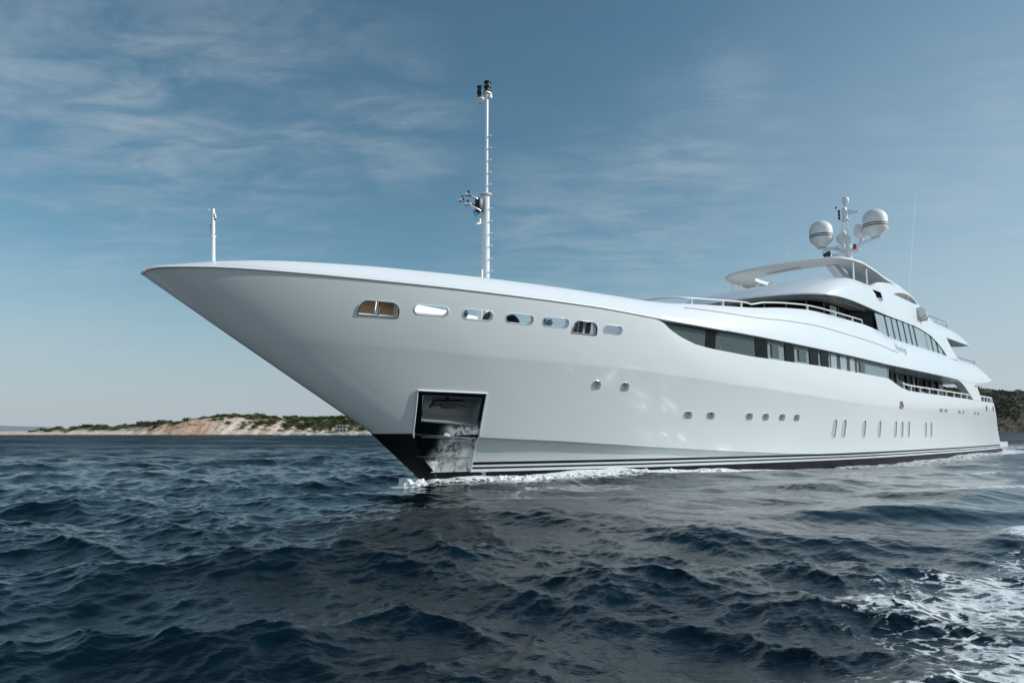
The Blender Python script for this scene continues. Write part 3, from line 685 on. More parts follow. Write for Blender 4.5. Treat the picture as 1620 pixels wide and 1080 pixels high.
# ------------------------------------------------------------------ hardtop
HO = [(0, 22.62), (.7, 22.65), (1.3, 22.74), (2.0, 22.95), (2.6, 23.25), (3.1, 23.7), (3.42, 24.3), (3.58, 25.2), (3.62, 26.3), (3.6, 28), (3.6, 29.4), (3.58, 31), (3.55, 33), (3.52, 34.4), (3.5, 36)]
HI = [(0, 25.1), (.8, 25.1), (1.5, 25.2), (2.0, 25.38), (2.3, 25.7), (2.45, 26.1), (2.45, 26.6), (2.4, 27.1), (2.3, 27.6), (2.1, 28.1), (1.8, 28.5), (1.4, 28.8), (1, 29), (.5, 29.1), (0, 29.1)]
def hz(s): return I(s, [(20, 10.25), (22.6, 10.28), (24, 10.36), (26, 10.38), (28, 10.27), (29.4, 10.10), (32.2, 9.98), (34.2, 9.80), (35.3, 9.48), (36.5, 9.0)])
ho = spl(HO, 60)
hof = [(-p, s) for p, s in ho[:0:-1]]+ho
mb = MB(); rows = []
hi_ = spl(HI, 60); hif = [(-p, s) for p, s in hi_[:0:-1]]+hi_
for (po, so), (pi_, si_) in zip(hof, hif):
    zo = hz(so); zi = hz(si_)+.05
    if so > 33: zi = zi
    mid = ((po+pi_)/2, (so+si_)/2)
    rows.append([S(so, po, zo), S(so, po*1.0, zo+.07), S(so+.08, po*.985, zo+.12), S(mid[1], mid[0], max(zo, zi)+.22), S(si_, pi_, zi+.2), S(si_, pi_, zi), S(mid[1], mid[0], min(zo, zi)+.06)])
mb.grid(rows, close_v=True); mb.add(rows[0], [tuple(range(6, -1, -1))]); mb.add(rows[-1], [tuple(range(7))])
hardtop = mb.obj('hardtop', WHITE2, yacht, angle=50)
mb = MB(); mb.grid([[S(29.0, p, 10.4), S(31.5, p, 10.3), S(36, p, 9.6)] for p in np.linspace(-2.9, 2.9, 9)]); mb.grid([[S(29.0, p, 10.24), S(31.5, p, 10.12), S(36, p, 9.4)] for p in np.linspace(-2.9, 2.9, 9)]); mb.obj('hardtop_aft_panel', WHITE2, hardtop)
cpl = ((24.35, -.95), (24.75, -1.05), (24.45, 1.0), (24.05, .95))
mb = MB(); mb.prism([S(s, p, 10.36) for s, p in cpl], [S(s, p, 10.43) for s, p in cpl])
mb.obj('ceiling_panel', CPANEL, hardtop, smooth=False)
mb = MB(); wg = [(25.2, 10.38), (26.1, 10.40), (28.5, 9.7), (27.3, 9.55)]
mb.prism([S(s, 2.0, z) for s, z in wg], [S(s, 2.45, z) for s, z in wg]); mb.obj('hardtop_strut', WHITE, hardtop, smooth=False)
for s in (25.1, 27.0):
    for sg in (1, -1):
        mb = MB(); mb.tube([S(s, 3.42*sg, 8.6), S(s, 3.42*sg, 10.38)], .05, 10); mb.obj('hardtop_pillar', CHROME, hardtop)

# ------------------------------------------------------------------ rails of the upper decks, small gear on the brow
rp = []
for s in np.concatenate([np.linspace(8.7, 12.2, 12), [12.6, 13.0], np.linspace(13.4, 23.2, 30)]):
    p2, z2 = E2(s); dip = -.08*math.exp(-((s-12.7)/.35)**2); rp.append(S(s, p2-.08, z2+.21+dip))
rp = [S(7.6, 1.0, 6.1), S(7.7, 2.0, 6.12), S(8.0, 2.9, 6.15), S(8.3, 3.3, 6.17)]+rp
rail_obj('bridge_wing_rail', rp+[S(23.25, E2(23.2)[0]-.08, E2(23.2)[1]+.02)],
         [(S(s, E2(s)[0]-.08, E2(s)[1]-.02), S(s, E2(s)[0]-.08, E2(s)[1]+.2)) for s in (8.9, 10.7, 11.9, 17.2, 20.0, 22.0)], r=.032, rp=.045)
sd = [(s, 3.55, 8.97) for s in np.linspace(36.3, 41.4, 8)]+[(41.9, 3.5, 8.85), (42.0, 3.5, 8.45)]
rail_obj('sun_deck_rail', [S(*q) for q in sd], [(S(s, 3.55, 8.3), S(s, 3.55, 8.97)) for s in (37.9, 39.3, 40.8)], r=.03, rp=.028, m=CHROME)
mb = MB(); mb.tube([S(s, 3.5, 8.72) for s in np.linspace(36.3, 41.8, 6)], .015, 6); mb.obj('rail_wire', CHROME, yacht)
rail_obj('lounge_deck_rail', [S(s, 3.65, 6.68) for s in np.linspace(40.6, 48, 8)]+[S(48.3, 3.6, 6.6)], [(S(s, 3.65, 6.1), S(s, 3.65, 6.68)) for s in (41, 44.5, 47.6)], r=.035, rp=.03, m=CHROME)
for s, p in ((22.0, -.4), (22.2, .3)):
    mb = MB(); mb.box(S(s, p, 9.22), (.5, .16, .16), Matrix.Rotation(.35, 3, 'Y'), .03); mb.tube([S(s, p, 8.8), S(s, p, 9.2)], .03, 8); mb.obj('searchlight', WHITE2, yacht)
for s, p, h in ((21.05, -.8, .25), (21.1, .9, .2), (21.6, 3.0, .15), (21.1, -1.4, .22)):
    mb = MB(); mb.tube([S(s, p, 8.85), S(s, p, 8.95+h)], .02, 6); mb.lathe([(0, .05), (.04, .02), (.03, -.03), (0, -.03)], S(s, p, 8.95+h), (0, 0, 1), 8); mb.obj('brow_light', WHITE2, yacht)
# life raft canister in its cradle (lifts away)
lr = bpy.data.objects.new('life_raft', None); COL.objects.link(lr)
tag(lr, 'white drum-shaped life raft canister stowed on the upper deck edge, aft of the arch', 'life raft')
def ship_world(v): return Matrix.LocRotScale(yacht.location, yacht.rotation_euler, None) @ v
lr.location = ship_world(S(33.5, 4.18, 8.15)); lr.rotation_euler = (0, math.radians(-8), BETA+math.pi); lr.scale = (.85, .85, .85)
mb = MB(); mb.lathe([(0, .46), (.36, .46), (.40, .43), (.40, .1), (.42, .09), (.42, -.09), (.40, -.1), (.40, -.43), (.36, -.46), (0, -.46)], (0, 0, .42), (1, 0, 0), 28); mb.obj('canister', WHITE, lr)
for x in (-.28, .28): mb = MB(); mb.lathe([(.405, .02), (.412, .02), (.412, -.02), (.405, -.02)], (x, 0, .42), (1, 0, 0), 28); mb.obj('strap', DGREY, lr)
mb = MB()
for x in (-.3, .3): mb.box((x, 0, .02), (.06, .7, .1)); mb.box((x, -.25, .1), (.06, .08, .2))
mb.obj('cradle', WHITE2, lr)

# ------------------------------------------------------------------ main mast
mast = MB()
mast.lathe([(.26, 9.9), (.24, 11), (.20, 12.6), (.17, 13.6), (.14, 14.25), (.10, 14.4)], S(34.5, 0, 0), (0, 0, 1), 16)
mm = mast.obj('main_mast', WHITE, yacht)
mb = MB(); mb.tube([S(34.5, 0, 14.2), S(34.5, 0, 16.5)], [.06, .04], 10); mb.tube([S(34.25, -.32, 13.9), S(34.3, -.2, 15.3)], .035, 8)
mb.obj('topmast', WHITE, mm)
mb = MB(); mb.box(S(34.5, -.1, 15.95), (.3, .28, .75), bev=.05); mb.box(S(34.5, -.1, 15.5), (.55, .5, .06), bev=.02); mb.obj('light_housing', WHITE, mm)
mb = MB()
for z in (15.62, 15.85, 16.08): mb.lathe([(0, .09), (.07, .09), (.07, -.09), (0, -.09)], S(34.2, -.36, z), (0, 0, 1), 10)
mb.box(S(34.1, -.5, 16.35), (.08, .08, .12)); mb.obj('mast_lanterns', BLACK, mm)
mb = MB(); mb.prism([S(s, p, 15.85) for s, p in ((34.4, .1), (34.6, .1), (34.6, .8), (34.4, .8))], [S(s, p, z) for s, p, z in ((34.4, .1, 16.2), (34.6, .1, 16.2), (34.6, .8, 15.9), (34.4, .8, 15.9))]); mb.obj('crosstree', WHITE, mm, smooth=False)
mb = MB(); mb.lathe([(0, .26), (.1, .24), (.19, .15), (.22, 0), (.19, -.15), (.13, -.22), (.1, -.3), (.16, -.33), (0, -.36)], S(34.5, 0, 16.82), (0, 0, 1), 20); mb.obj('camera_dome', WHITE2, mm)
for sg in (1, -1):
    mb = MB(); mb.tube([S(34.5, .05*sg, 13.3), S(34.5, .9*sg, 13.72), S(34.5, 2.0*sg, 13.92)], [.14, .12, .07], 10)
    mb.tube([S(34.5, .1*sg, 13.1), S(34.5, .7*sg, 13.25)], .05, 8); mb.obj('mast_arm', WHITE, mm)
    dm = MB(); R_ = .74
    prof = [(0, -1.02), (.32, -1.02), (.36, -.92), (R_*.92, -.62), (R_, -.5), (R_, -.2), (R_, .12)]+[(R_*math.cos(a), .12+.70*math.sin(a)) for a in np.linspace(.1, math.pi/2-.001, 14)]
    dm.lathe(prof, S(34.5, 1.72*sg, 14.98), (0, 0, 1), 32); dome = dm.obj('satellite_dome', WHITE2, mm)
    mb = MB()
    for z in (-.36, -.22): mb.lathe([(R_+.002, z-.035), (R_+.008, z-.03), (R_+.008, z+.03), (R_+.002, z+.035)], S(34.5, 1.72*sg, 14.98), (0, 0, 1), 32)
    mb.obj('stripe', BLACK, dome)
    sd_ = MB(); r = .40 if sg < 0 else .46
    sd_.lathe([(0, -.75), (.12, -.75), (.14, -.55), (r*.95, -.3), (r, -.1)]+[(r*math.cos(a), r*math.sin(a)) for a in np.linspace(0, math.pi/2-.001, 9)], S(35.2, .58*sg, 14.62 if sg < 0 else 14.8), (0, 0, 1), 24)
    sd_.obj('small_dome', WHITE2, mm)
mb = MB(); mb.lathe([(0, .17), (.1, .15), (.08, .02), (.12, -.02), (.11, -.17), (0, -.17)], S(34.4, .42, 13.62-.05), (0, 0, 1), 14); mb.obj('red_light', RED, mm)
mb = MB(); mb.box(S(34.4, .45, 13.32), (.25, .6, .06)); mb.obj('light_bracket', WHITE, mm)
mb = MB(); mb.box(S(33.4, -.95, 13.0), (.08, .5, .55), Matrix.Rotation(.35, 3, 'X'), .02); mb.obj('dark_panel', NAVY, mm)
mb = MB(); mb.box(S(33.8, -.45, 12.9), (.5, .8, .5), bev=.12); mb.tube([S(34.2, -1.2, 13.1), S(34.2, -1.2, 13.7)], .09, 8); mb.obj('mast_foot', WHITE, mm)
mb = MB(); mb.box(S(34.2, -1.0, 13.65), (.14, 1.3, .1), Matrix.Rotation(.2, 3, 'X'), .03); mb.obj('radar_scanner', WHITE, mm)
for a, b, r in ((S(32.16, 3.9, 9.0), S(35.6, 3.9, 16.63), .008), (S(33.1, 2.5, 9.9), S(33.1, 2.5, 12.1), .016), (S(33.8, 2.5, 9.9), S(33.75, 2.5, 12.05), .016), (S(34.4, 2.5, 9.8), S(34.3, 2.5, 11.95), .016), (S(30.3, -2.5, 10), S(31.17, -2.5, 15.0), .012),
                (S(31.3, 2.2, 10), S(30.6, 2.2, 13.3), .008)):
    mb = MB(); mb.tube([a, a+(b-a)*.35, a+(b-a)*.36, b], [r*1.3, r*1.2, r, r*.5], 6); mb.obj('whip_antenna', WHITE2, yacht)

# ------------------------------------------------------------------ foremast and jackstaff
fm = MB(); fm.lathe([(.14, 4.1), (.135, 7), (.125, 9.2), (.2, 9.21), (.2, 9.25), (.06, 9.26)], S(2.3, 0, 0), (0, 0, 1), 20)
fore = fm.obj('foremast', WHITE, yacht)
mb = MB(); mb.lathe([(.062, 9.2), (.058, 11), (.055, 12.9), (0, 12.92)], S(2.32, 0, 0), (0, 0, 1), 14); mb.obj('pole', WHITE, fore)
mb = MB(); mb.box(S(2.18, -.06, 5.4), (.16, .2, 2.6), bev=.02); mb.obj('cable_trunk', WHITE, fore)
for z in (6.63, 7.05, 7.47, 7.88, 8.30, 8.73, 9.55, 9.98, 10.4, 10.82, 11.24):
    r = .13 if z < 9.2 else .06
    mb = MB(); a = S(2.3+.03, r*.8, z); mb.tube([a, S(2.3+.1, r+.07, z+.005), S(2.3+.1, r+.1, z+.03), S(2.3+.02, r+.09, z+.01)], [.02, .018, .014, .01], 6); mb.obj('step_rung', WHITE, fore)
def lantern(c, r, h, name='mast_lantern'):
    mb = MB(); mb.lathe([(0, h), (r, h), (r*1.05, h*.8), (r*.7, h*.75), (r*.7, h*.3), (r*1.05, h*.25), (r, 0), (0, 0)], c, (0, 0, 1), 14); return mb.obj(name, BLACK, fore)
for z in (12.62, 12.83): lantern(S(2.16, -.16, z), .105, .19)
for z in (12.82, 13.0): lantern(S(2.33, .02, z), .115, .19)
mb = MB(); mb.lathe([(0, 0), (.05, 0), (.16, .13), (.16, .16), (0, .16)], S(2.17, -.16, 12.42), (0, 0, 1), 16); mb.tube([S(2.2, -.1, 12.52), S(2.3, 0, 12.52)], .04, 8); mb.tube([S(2.15, -.05, 12.5), S(2.15, -.05, 12.98)], .02, 6); mb.obj('lantern_platform', WHITE, fore)
mb = MB(); mb.box(S(2.33, .02, 12.78), (.24, .2, .06), bev=.02); mb.box(S(2.4, .1, 12.66), (.1, .08, .14), bev=.02); mb.obj('masthead_cap', WHITE, fore)
hn = MB()
for (dy, z, L) in ((.02, 9.02, .50), (-.12, 8.84, .64), (.08, 8.66, .58)):
    a = S(2.02, dy, z-.05); b = S(2.02-L, dy-.05, z+.08)
    ax = (b-a).normalized(); hn.lathe([(.028, 0), (.034, L*.6), (.06, L*.85), (.115, L), (.12, L*1.01), (.095, L*.97), (0, L*.75)], a, ax, 16)
horn = hn.obj('air_horn', CHROME, fore)
mb = MB(); mb.box(S(2.04, -.03, 8.82), (.2, .24, .46), bev=.04); mb.tube([S(2.05, -.05, 8.55), S(1.9, -.06, 8.45), S(1.82, -.06, 8.6)], .015, 6); mb.obj('horn_compressor', BLACK, fore)
for z in (8.62, 9.02):
    mb = MB(); mb.tube([S(2.3, 0, z-.03), S(2.02, -.02, z)], .025, 8); mb.obj('horn_bracket', WHITE, fore)
mb = MB(); mb.box(S(2.0, -.05, 8.2), (.2, .12, .06), Matrix.Rotation(.4, 3, 'Y'), .015); mb.box(S(2.08, -.03, 8.3), (.05, .04, .16)); mb.tube([S(2.25, 0, 8.2), S(2.05, -.03, 8.22)], .015, 6); mb.obj('floodlight', WHITE2, fore)

jk = MB(); jk.tube([S(-6.27, 0, 5.1), S(-6.3, 0, 5.6), S(-6.36, 0, 6.74)], [.058, .055, .042], 12); jk.tube([S(-6.36, 0, 6.7), S(-6.47, -.02, 6.7)], .012, 6); jack = jk.obj('jackstaff', WHITE, yacht)
# furled flag
fmt = bpy.data.materials.new('furled_flag_cloth'); fmt.use_nodes = True; k = NT(fmt.node_tree); b = k.n['Principled BSDF']; tc = k.new('ShaderNodeTexCoord')
wv = k.noise(k.mapping(tc.outputs['Object'], scale=(3, 3, 4.5)), 1.6, 3, .5)
k.l.new(k.mix(k.step(wv, .5, .56), (.75, .74, .72, 1), (.035, .04, .05, 1)), b.inputs['Base Color']); b.inputs['Roughness'].default_value = .8
flag = MB(); rows = []
for i in range(34):
    f = i/33; z = 6.62-.62*f; r = .016+.022*max(0, math.sin(math.pi*min(1, f*1.05)))**.7+(.028*math.exp(-((f-.82)/.12)**2))
    cx_ = -6.335+.045*f*0+.02*math.sin(f*9); cy_ = .045*math.cos(f*5.5)
    rows.append([S(cx_+r*(1+.25*math.sin(3*a+f*14))*math.cos(a), cy_+r*(1+.25*math.sin(3*a+f*14))*math.sin(a), z) for a in np.linspace(0, 2*math.pi, 18)[:-1]])
flag.grid(rows, close_v=True); flag.add(rows[0], [tuple(range(17))]); flag.add(rows[-1], [tuple(range(17))])
fo = flag.obj('flag', fmt)
fo.location = ship_world(S(-6.35, 0, 6.0)); fo.rotation_euler = yacht.rotation_euler
for v in fo.data.vertices: v.co = v.co-S(-6.35, 0, 6.0)
tag(fo, 'small white and dark flag wrapped around the jackstaff on the bow', 'flag')

# anchor hanging in its pocket
an = bpy.data.objects.new('anchor', None); COL.objects.link(an)
tag(an, 'dark iron anchor drawn up under the top of the steel bow pocket', 'anchor')
ac_ = pkpt(.5, .17, -.22); an.location = ship_world(ac_); an.rotation_euler = yacht.rotation_euler
o, t, u, n = frame_at(0, 2.25); R3 = Matrix((t, n, u)).transposed()
mb = MB(); mb.box((0, 0, .02), (.95, .22, .13), R3, .05); mb.box(u*-.06, (.5, .28, .12), R3, .04); mb.obj('crown', GALV, an)
for sg in (-1, 1):
    mb = MB(); q = [t*sg*.30+u*.05, t*sg*.48+u*-.01, t*sg*.56+u*-.14, t*sg*.5+u*-.1, t*sg*.3+u*-.06]
    mb.prism([v-n*.05 for v in q], [v+n*.07 for v in q]); mb.obj('fluke', GALV, an, smooth=False)
mb = MB(); mb.tube([-n*.02+u*.0, -n*.3+u*.12], .06, 10); mb.obj('shank', GALV, an)

# ------------------------------------------------------------------ the sea
def cascade(N, L, kmin, kmax, wdir, rms, seed, spread=2.0, pw=4.0):
    r = np.random.default_rng(seed)
    k1 = 2*np.pi*np.fft.fftfreq(N, L/N); kx, ky = np.meshgrid(k1, k1, indexing='ij'); kk = np.hypot(kx, ky); kk[0, 0] = 1
    cosw = (kx*wdir[0]+ky*wdir[1])/kk
    P = kk**(-pw)*(np.abs(cosw)**spread*.94+.06)*np.where(cosw > 0, 1, .35)
    P *= (kk >= kmin)*(kk < kmax); P[0, 0] = 0
    h = np.sqrt(P)*(r.normal(size=(N, N))+1j*r.normal(size=(N, N)))
    z = np.fft.ifft2(h); sc_ = rms/np.std(z.real)
    h = h*sc_
    return [np.fft.ifft2(h).real, np.fft.ifft2(1j*kx/kk*h).real, np.fft.ifft2(1j*ky/kk*h).real], L, N
def sample(a, L, N, x, y):
    u = (x/L) % 1*N; v = (y/L) % 1*N
    i = u.astype(int) % N; j = v.astype(int) % N; fu = u-np.floor(u); fv = v-np.floor(v); i2 = (i+1) % N; j2 = (j+1) % N
    return a[i, j]*(1-fu)*(1-fv)+a[i2, j]*fu*(1-fv)+a[i, j2]*(1-fu)*fv+a[i2, j2]*fu*fv
tp = 2*np.pi
W1 = (math.cos(math.radians(-105)), math.sin(math.radians(-105))); W2 = (math.cos(math.radians(-70)), math.sin(math.radians(-70))); W3 = (math.cos(math.radians(-120)), math.sin(math.radians(-120)))
CASC = [(cascade(256, 83., tp/36, tp/5.2, W1, .066, 11, 4), 1.0, 5.2, .0),
        (cascade(256, 29., tp/5.2, tp/1.45, W1, .062, 22, 3), 1.45, 1.45, .40),
        (cascade(256, 8.7, tp/1.45, tp/.38, W3, .0225, 33, 2.2), 1.35, .38, -.45),
        (cascade(256, 2.6, tp/.38, tp/.075, W2, .0062, 44, 2.0), 1.1, .10, .55)]
# rings round the camera's boat: fine near, coarse far
rad = [0.8]
while rad[-1] < 30000:
    r = rad[-1]; rad.append(r+max(.028, min(r*r/1620*.36, r*.12)))
rad = np.array(rad)
th_f = np.radians(np.linspace(40, 140, 980)); th_c = np.radians(np.linspace(140, 400, 90))[1:-1]
th = np.concatenate([th_f, th_c])
RR, TT = np.meshgrid(rad, th, indexing='ij'); GX = RR*np.cos(TT); GY = RR*np.sin(TT)
dr = np.gradient(rad)[:, None]*np.ones_like(TT); dth = np.gradient(np.unwrap(th))[None, :]*RR
sp_ = np.maximum(dr, dth*.8)
PXs, PYs, PZs = GX.copy(), GY.copy(), np.zeros_like(GX)
dX = np.zeros_like(GX); dY = np.zeros_like(GX)
s_S = (GX-STEM[0])*AX.x+(GY-STEM[1])*AX.y; s_P = (GX-STEM[0])*PX.x+(GY-STEM[1])*PX.y
def sst(x, a, b): t = np.clip((x-a)/(b-a), 0, 1); return t*t*(3-2*t)
calm = sst(RR, 6, 15)*sst(s_S, -8, 0)*sst(s_P, -2, 1)*(1-sst(s_P, 14, 26))        # smoother water in the lee of the hull
for ((A_, L, N), chop, lmin, rot) in CASC:
    cr, sr = math.cos(rot), math.sin(rot); x = GX*cr+GY*sr+31.7; y = -GX*sr+GY*cr+17.3
    fade = np.clip(2.4-sp_/(lmin*.6), 0, 1)
    fade = np.maximum(fade, np.where(RR < 600, .35, 0)) if lmin > 1 else fade
    fade = fade*(1-.35*calm) if lmin == 1.45 else fade
    if lmin < 1: fade = fade*(1-.74*calm)
    PZs += sample(A_[0], L, N, x, y)*fade
    dx = sample(A_[1], L, N, x, y)*fade*chop; dy = sample(A_[2], L, N, x, y)*fade*chop
    dX += dx*cr-dy*sr; dY += dx*sr+dy*cr
PXs += dX; PYs += dY
# foam: folding crests, the bow wave along the hull, and the churned wake of the camera's boat
def gd(f, ax_): return np.gradient(f, axis=ax_)
x_r, x_t, y_r, y_t = gd(PXs, 0), gd(PXs, 1), gd(PYs, 0), gd(PYs, 1)
g_r, g_t, k_r, k_t = gd(GX, 0), gd(GX, 1), gd(GY, 0), gd(GY, 1)
J = (x_r*y_t-x_t*y_r)/(g_r*k_t-g_t*k_r)
crest = np.clip((.30-J)/.5, 0, 1)*(RR < 150)*.55
sS = (GX-STEM[0])*AX.x+(GY-STEM[1])*AX.y; sP = (GX-STEM[0])*PX.x+(GY-STEM[1])*PX.y
dh = np.abs(sP)-b_wl(sS)-0*sS; dh = np.where(sS < 0, np.hypot(sS, sP), dh)
along = np.interp(sS, [-1.6, -.4, 1, 4, 9, 13, 20, 45, 55, 90], [0, .85, 1, 1, 1.0, .85, .68, .70, .85, .4])
wid = np.interp(sS, [-1, 0, 4, 9, 16, 30, 55, 70], [.6, .75, 1.1, 1.6, 2.4, 2.4, 3.4, 6])
bow = along*np.exp(-np.clip(dh, 0, None)**2/wid**2)*np.where(sS > 54, np.exp(-(np.abs(sP)/5)**4), 1)
def blob(cx_, cy_, rx, ry, a): 
    c_, s_ = math.cos(a), math.sin(a); u = (GX-cx_)*c_+(GY-cy_)*s_; v = -(GX-cx_)*s_+(GY-cy_)*c_
    return np.exp(-((u/rx)**2+(v/ry)**2)**1.5)
stw = S(-.55, -.1, 0); wake = np.maximum.reduce([.8*np.exp(-(((sS+.75)/.75)**2+((sP-.05)/.55)**2)), .66*blob(5.0, 7.0, 3.0, 1.5, math.radians(42)), .64*blob(3.2, 5.2, 1.7, .8, math.radians(35)), .78*blob(3.6, 4.7, 1.4, .85, math.radians(20)), 0*GX,
    .62*blob(6.6, 8.6, 1.8, .9, math.radians(45)), .62*blob(13, 18, 4, .7, math.radians(30)), .60*blob(2.5, 4.5, .9, .6, 0), .6*blob(17, 25, 5, .8, math.radians(20)), .5*blob(4.1, 7.9, 1.2, .35, math.radians(30))])
pat = sample(CASC[0][0][0][0], 9.0, 256, GX*.8+GY*.3+3, GY*.9-GX*.2)/.066; wake = wake*np.clip(.86+.20*pat, .35, 1.12)
foam = np.clip(np.maximum.reduce([crest, bow*.95, wake, .84*blob(8.3, 11.0, 1.5, .5, math.radians(38))]), 0, 1)
# the bow pushes up a low ridge of water
PZs += .17*np.interp(sS, [-.5, 0, 1.5, 5, 10, 16], [0, .7, 1, .8, .6, 0])*np.exp(-((dh-.18)/.35)**2)
PZs += .13*blob(8.0, 10.9, 1.2, .4, math.radians(35))
nr, nt = GX.shape
co = np.stack([PXs, PYs, PZs], -1).reshape(-1, 3)
idx = np.arange(nr*nt).reshape(nr, nt); a = idx[:-1]; b = idx[1:]
a2 = np.roll(a, -1, 1); b2 = np.roll(b, -1, 1)
quads = np.stack([a, b, b2, a2], -1).reshape(-1, 4)
nvert = len(co); co = np.vstack([co, [[0, 0, co[:nt, 2].mean()]]])
tris = np.stack([idx[0], np.roll(idx[0], -1), np.full(nt, nvert)], -1)
me = bpy.data.meshes.new('sea'); me.vertices.add(len(co)); me.vertices.foreach_set('co', co.astype(np.float32).ravel())
nl_ = quads.size+tris.size; me.loops.add(nl_); me.loops.foreach_set('vertex_index', np.concatenate([quads.ravel(), tris.ravel()]).astype(np.int32))
me.polygons.add(len(quads)+len(tris)); me.polygons.foreach_set('loop_start', np.concatenate([np.arange(len(quads))*4, quads.size+np.arange(len(tris))*3]).astype(np.int32))
me.polygons.foreach_set('use_smooth', np.ones(len(quads)+len(tris), bool)); me.update(calc_edges=True)
at = me.attributes.new('foam', 'FLOAT', 'POINT'); at.data.foreach_set('value', np.append(foam.ravel(), 0).astype(np.float32))
at = me.attributes.new('calm', 'FLOAT', 'POINT'); at.data.foreach_set('value', np.append(calm.ravel(), 0).astype(np.float32))
sea = bpy.data.objects.new('sea', me); COL.objects.link(sea); tag(sea, 'dark blue choppy sea with small waves and foam', 'sea', kind='structure')
wm = bpy.data.materials.new('sea_water'); wm.use_nodes = True; k = NT(wm.node_tree); b = k.n['Principled BSDF']
tc = k.new('ShaderNodeTexCoord'); ob = tc.outputs['Object']
b.inputs['Base Color'].default_value = (.0009, .0068, .0120, 1); b.inputs['IOR'].default_value = 1.333; b.inputs['Specular Tint'].default_value = (.60, .93, .99, 1); b.inputs['Roughness'].default_value = .055
fa = k.new('ShaderNodeAttribute', attribute_name='foam').outputs['Fac']
n1 = k.noise(ob, 1.9, 8, .68, .9); n2 = k.noise(k.mapping(ob, rot=(0, 0, .6), scale=(1, 1.5, 1)), 7.5, 6, .7, .6)
nn = k.math('ADD', k.math('MULTIPLY', n1, .6), k.math('MULTIPLY', n2, .4))
# streaky, lacy foam: the more foam, the lower the threshold
wob = k.new('ShaderNodeTexNoise'); wob.inputs['Scale'].default_value = 2.5; wob.inputs['Detail'].default_value = 4; k.l.new(ob, wob.inputs['Vector'])
wa = k.new('ShaderNodeVectorMath', operation='MULTIPLY_ADD'); k.l.new(wob.outputs['Color'], wa.inputs[0]); wa.inputs[1].default_value = (.55, .55, 0); k.l.new(k.mapping(ob, rot=(0, 0, .5), scale=(1, 1.7, 0)), wa.inputs[2])
vo = k.new('ShaderNodeTexVoronoi', feature='DISTANCE_TO_EDGE'); vo.inputs['Scale'].default_value = 3.7; k.l.new(wa.outputs[0], vo.inputs['Vector'])
vo2 = k.new('ShaderNodeTexVoronoi', feature='DISTANCE_TO_EDGE'); vo2.inputs['Scale'].default_value = 11.0; k.l.new(wa.outputs[0], vo2.inputs['Vector'])
lace = k.math('ADD', k.math('MULTIPLY', k.math('SUBTRACT', 1.0, k.step(vo.outputs['Distance'], 0, .22)), .16), k.math('MULTIPLY', k.math('SUBTRACT', 1.0, k.step(vo2.outputs['Distance'], 0, .2)), .07))
nn = k.math('ADD', k.math('MULTIPLY', nn, .92), lace)
thr = k.math('SUBTRACT', .86, k.math('MULTIPLY', fa, .52))
fm_ = k.step(k.math('SUBTRACT', nn, thr), -.03, .09)
fm_ = k.math('MULTIPLY', fm_, k.step(fa, .04, .25))
cd = k.new('ShaderNodeVectorMath', operation='LENGTH'); k.l.new(ob, cd.inputs[0]); dist = cd.outputs['Value']
far = k.step(dist, 14, 110)
bn1 = k.noise(k.mapping(ob, scale=(1, 1.6, 1), rot=(0, 0, .3)), 9.0, 5, .6)
bn2 = k.noise(k.mapping(ob, scale=(.35, 1, 1), rot=(0, 0, -.2)), .75, 6, .65)
bp1 = k.new('ShaderNodeBump'); bp1.inputs['Distance'].default_value = .014; k.l.new(k.math('SUBTRACT', .95, k.math('MULTIPLY', k.new('ShaderNodeAttribute', attribute_name='calm').outputs['Fac'], .8)), bp1.inputs['Strength'])
k.l.new(bn1, bp1.inputs['Height'])
bp2 = k.new('ShaderNodeBump'); k.l.new(k.math('MULTIPLY', far, 1.0), bp2.inputs['Strength']); bp2.inputs['Distance'].default_value = 1.6
k.l.new(bn2, bp2.inputs['Height']); k.l.new(bp1.outputs[0], bp2.inputs['Normal']); k.l.new(bp2.outputs[0], b.inputs['Normal'])
k.l.new(k.math('ADD', .055, k.math('MULTIPLY', far, k.math('ADD', .22, k.math('MULTIPLY', k.step(k.noise(k.mapping(ob, scale=(.5, 1, 1)), .06, 5, .65), .35, .65), .30)))), b.inputs['Roughness'])
fd = k.new('ShaderNodeBsdfPrincipled'); fd.inputs['Base Color'].default_value = (.72, .77, .79, 1); fd.inputs['Roughness'].default_value = .85
fb = k.new('ShaderNodeBump'); fb.inputs['Distance'].default_value = .06; fb.inputs['Strength'].default_value = .8; k.l.new(n2, fb.inputs['Height']); k.l.new(fb.outputs[0], fd.inputs['Normal'])
mx = k.new('ShaderNodeMixShader'); k.l.new(fm_, mx.inputs[0]); k.l.new(b.outputs[0], mx.inputs[1]); k.l.new(fd.outputs[0], mx.inputs[2])
k.l.new(mx.outputs[0], k.n['Material Output'].inputs[0]); me.materials.append(wm)

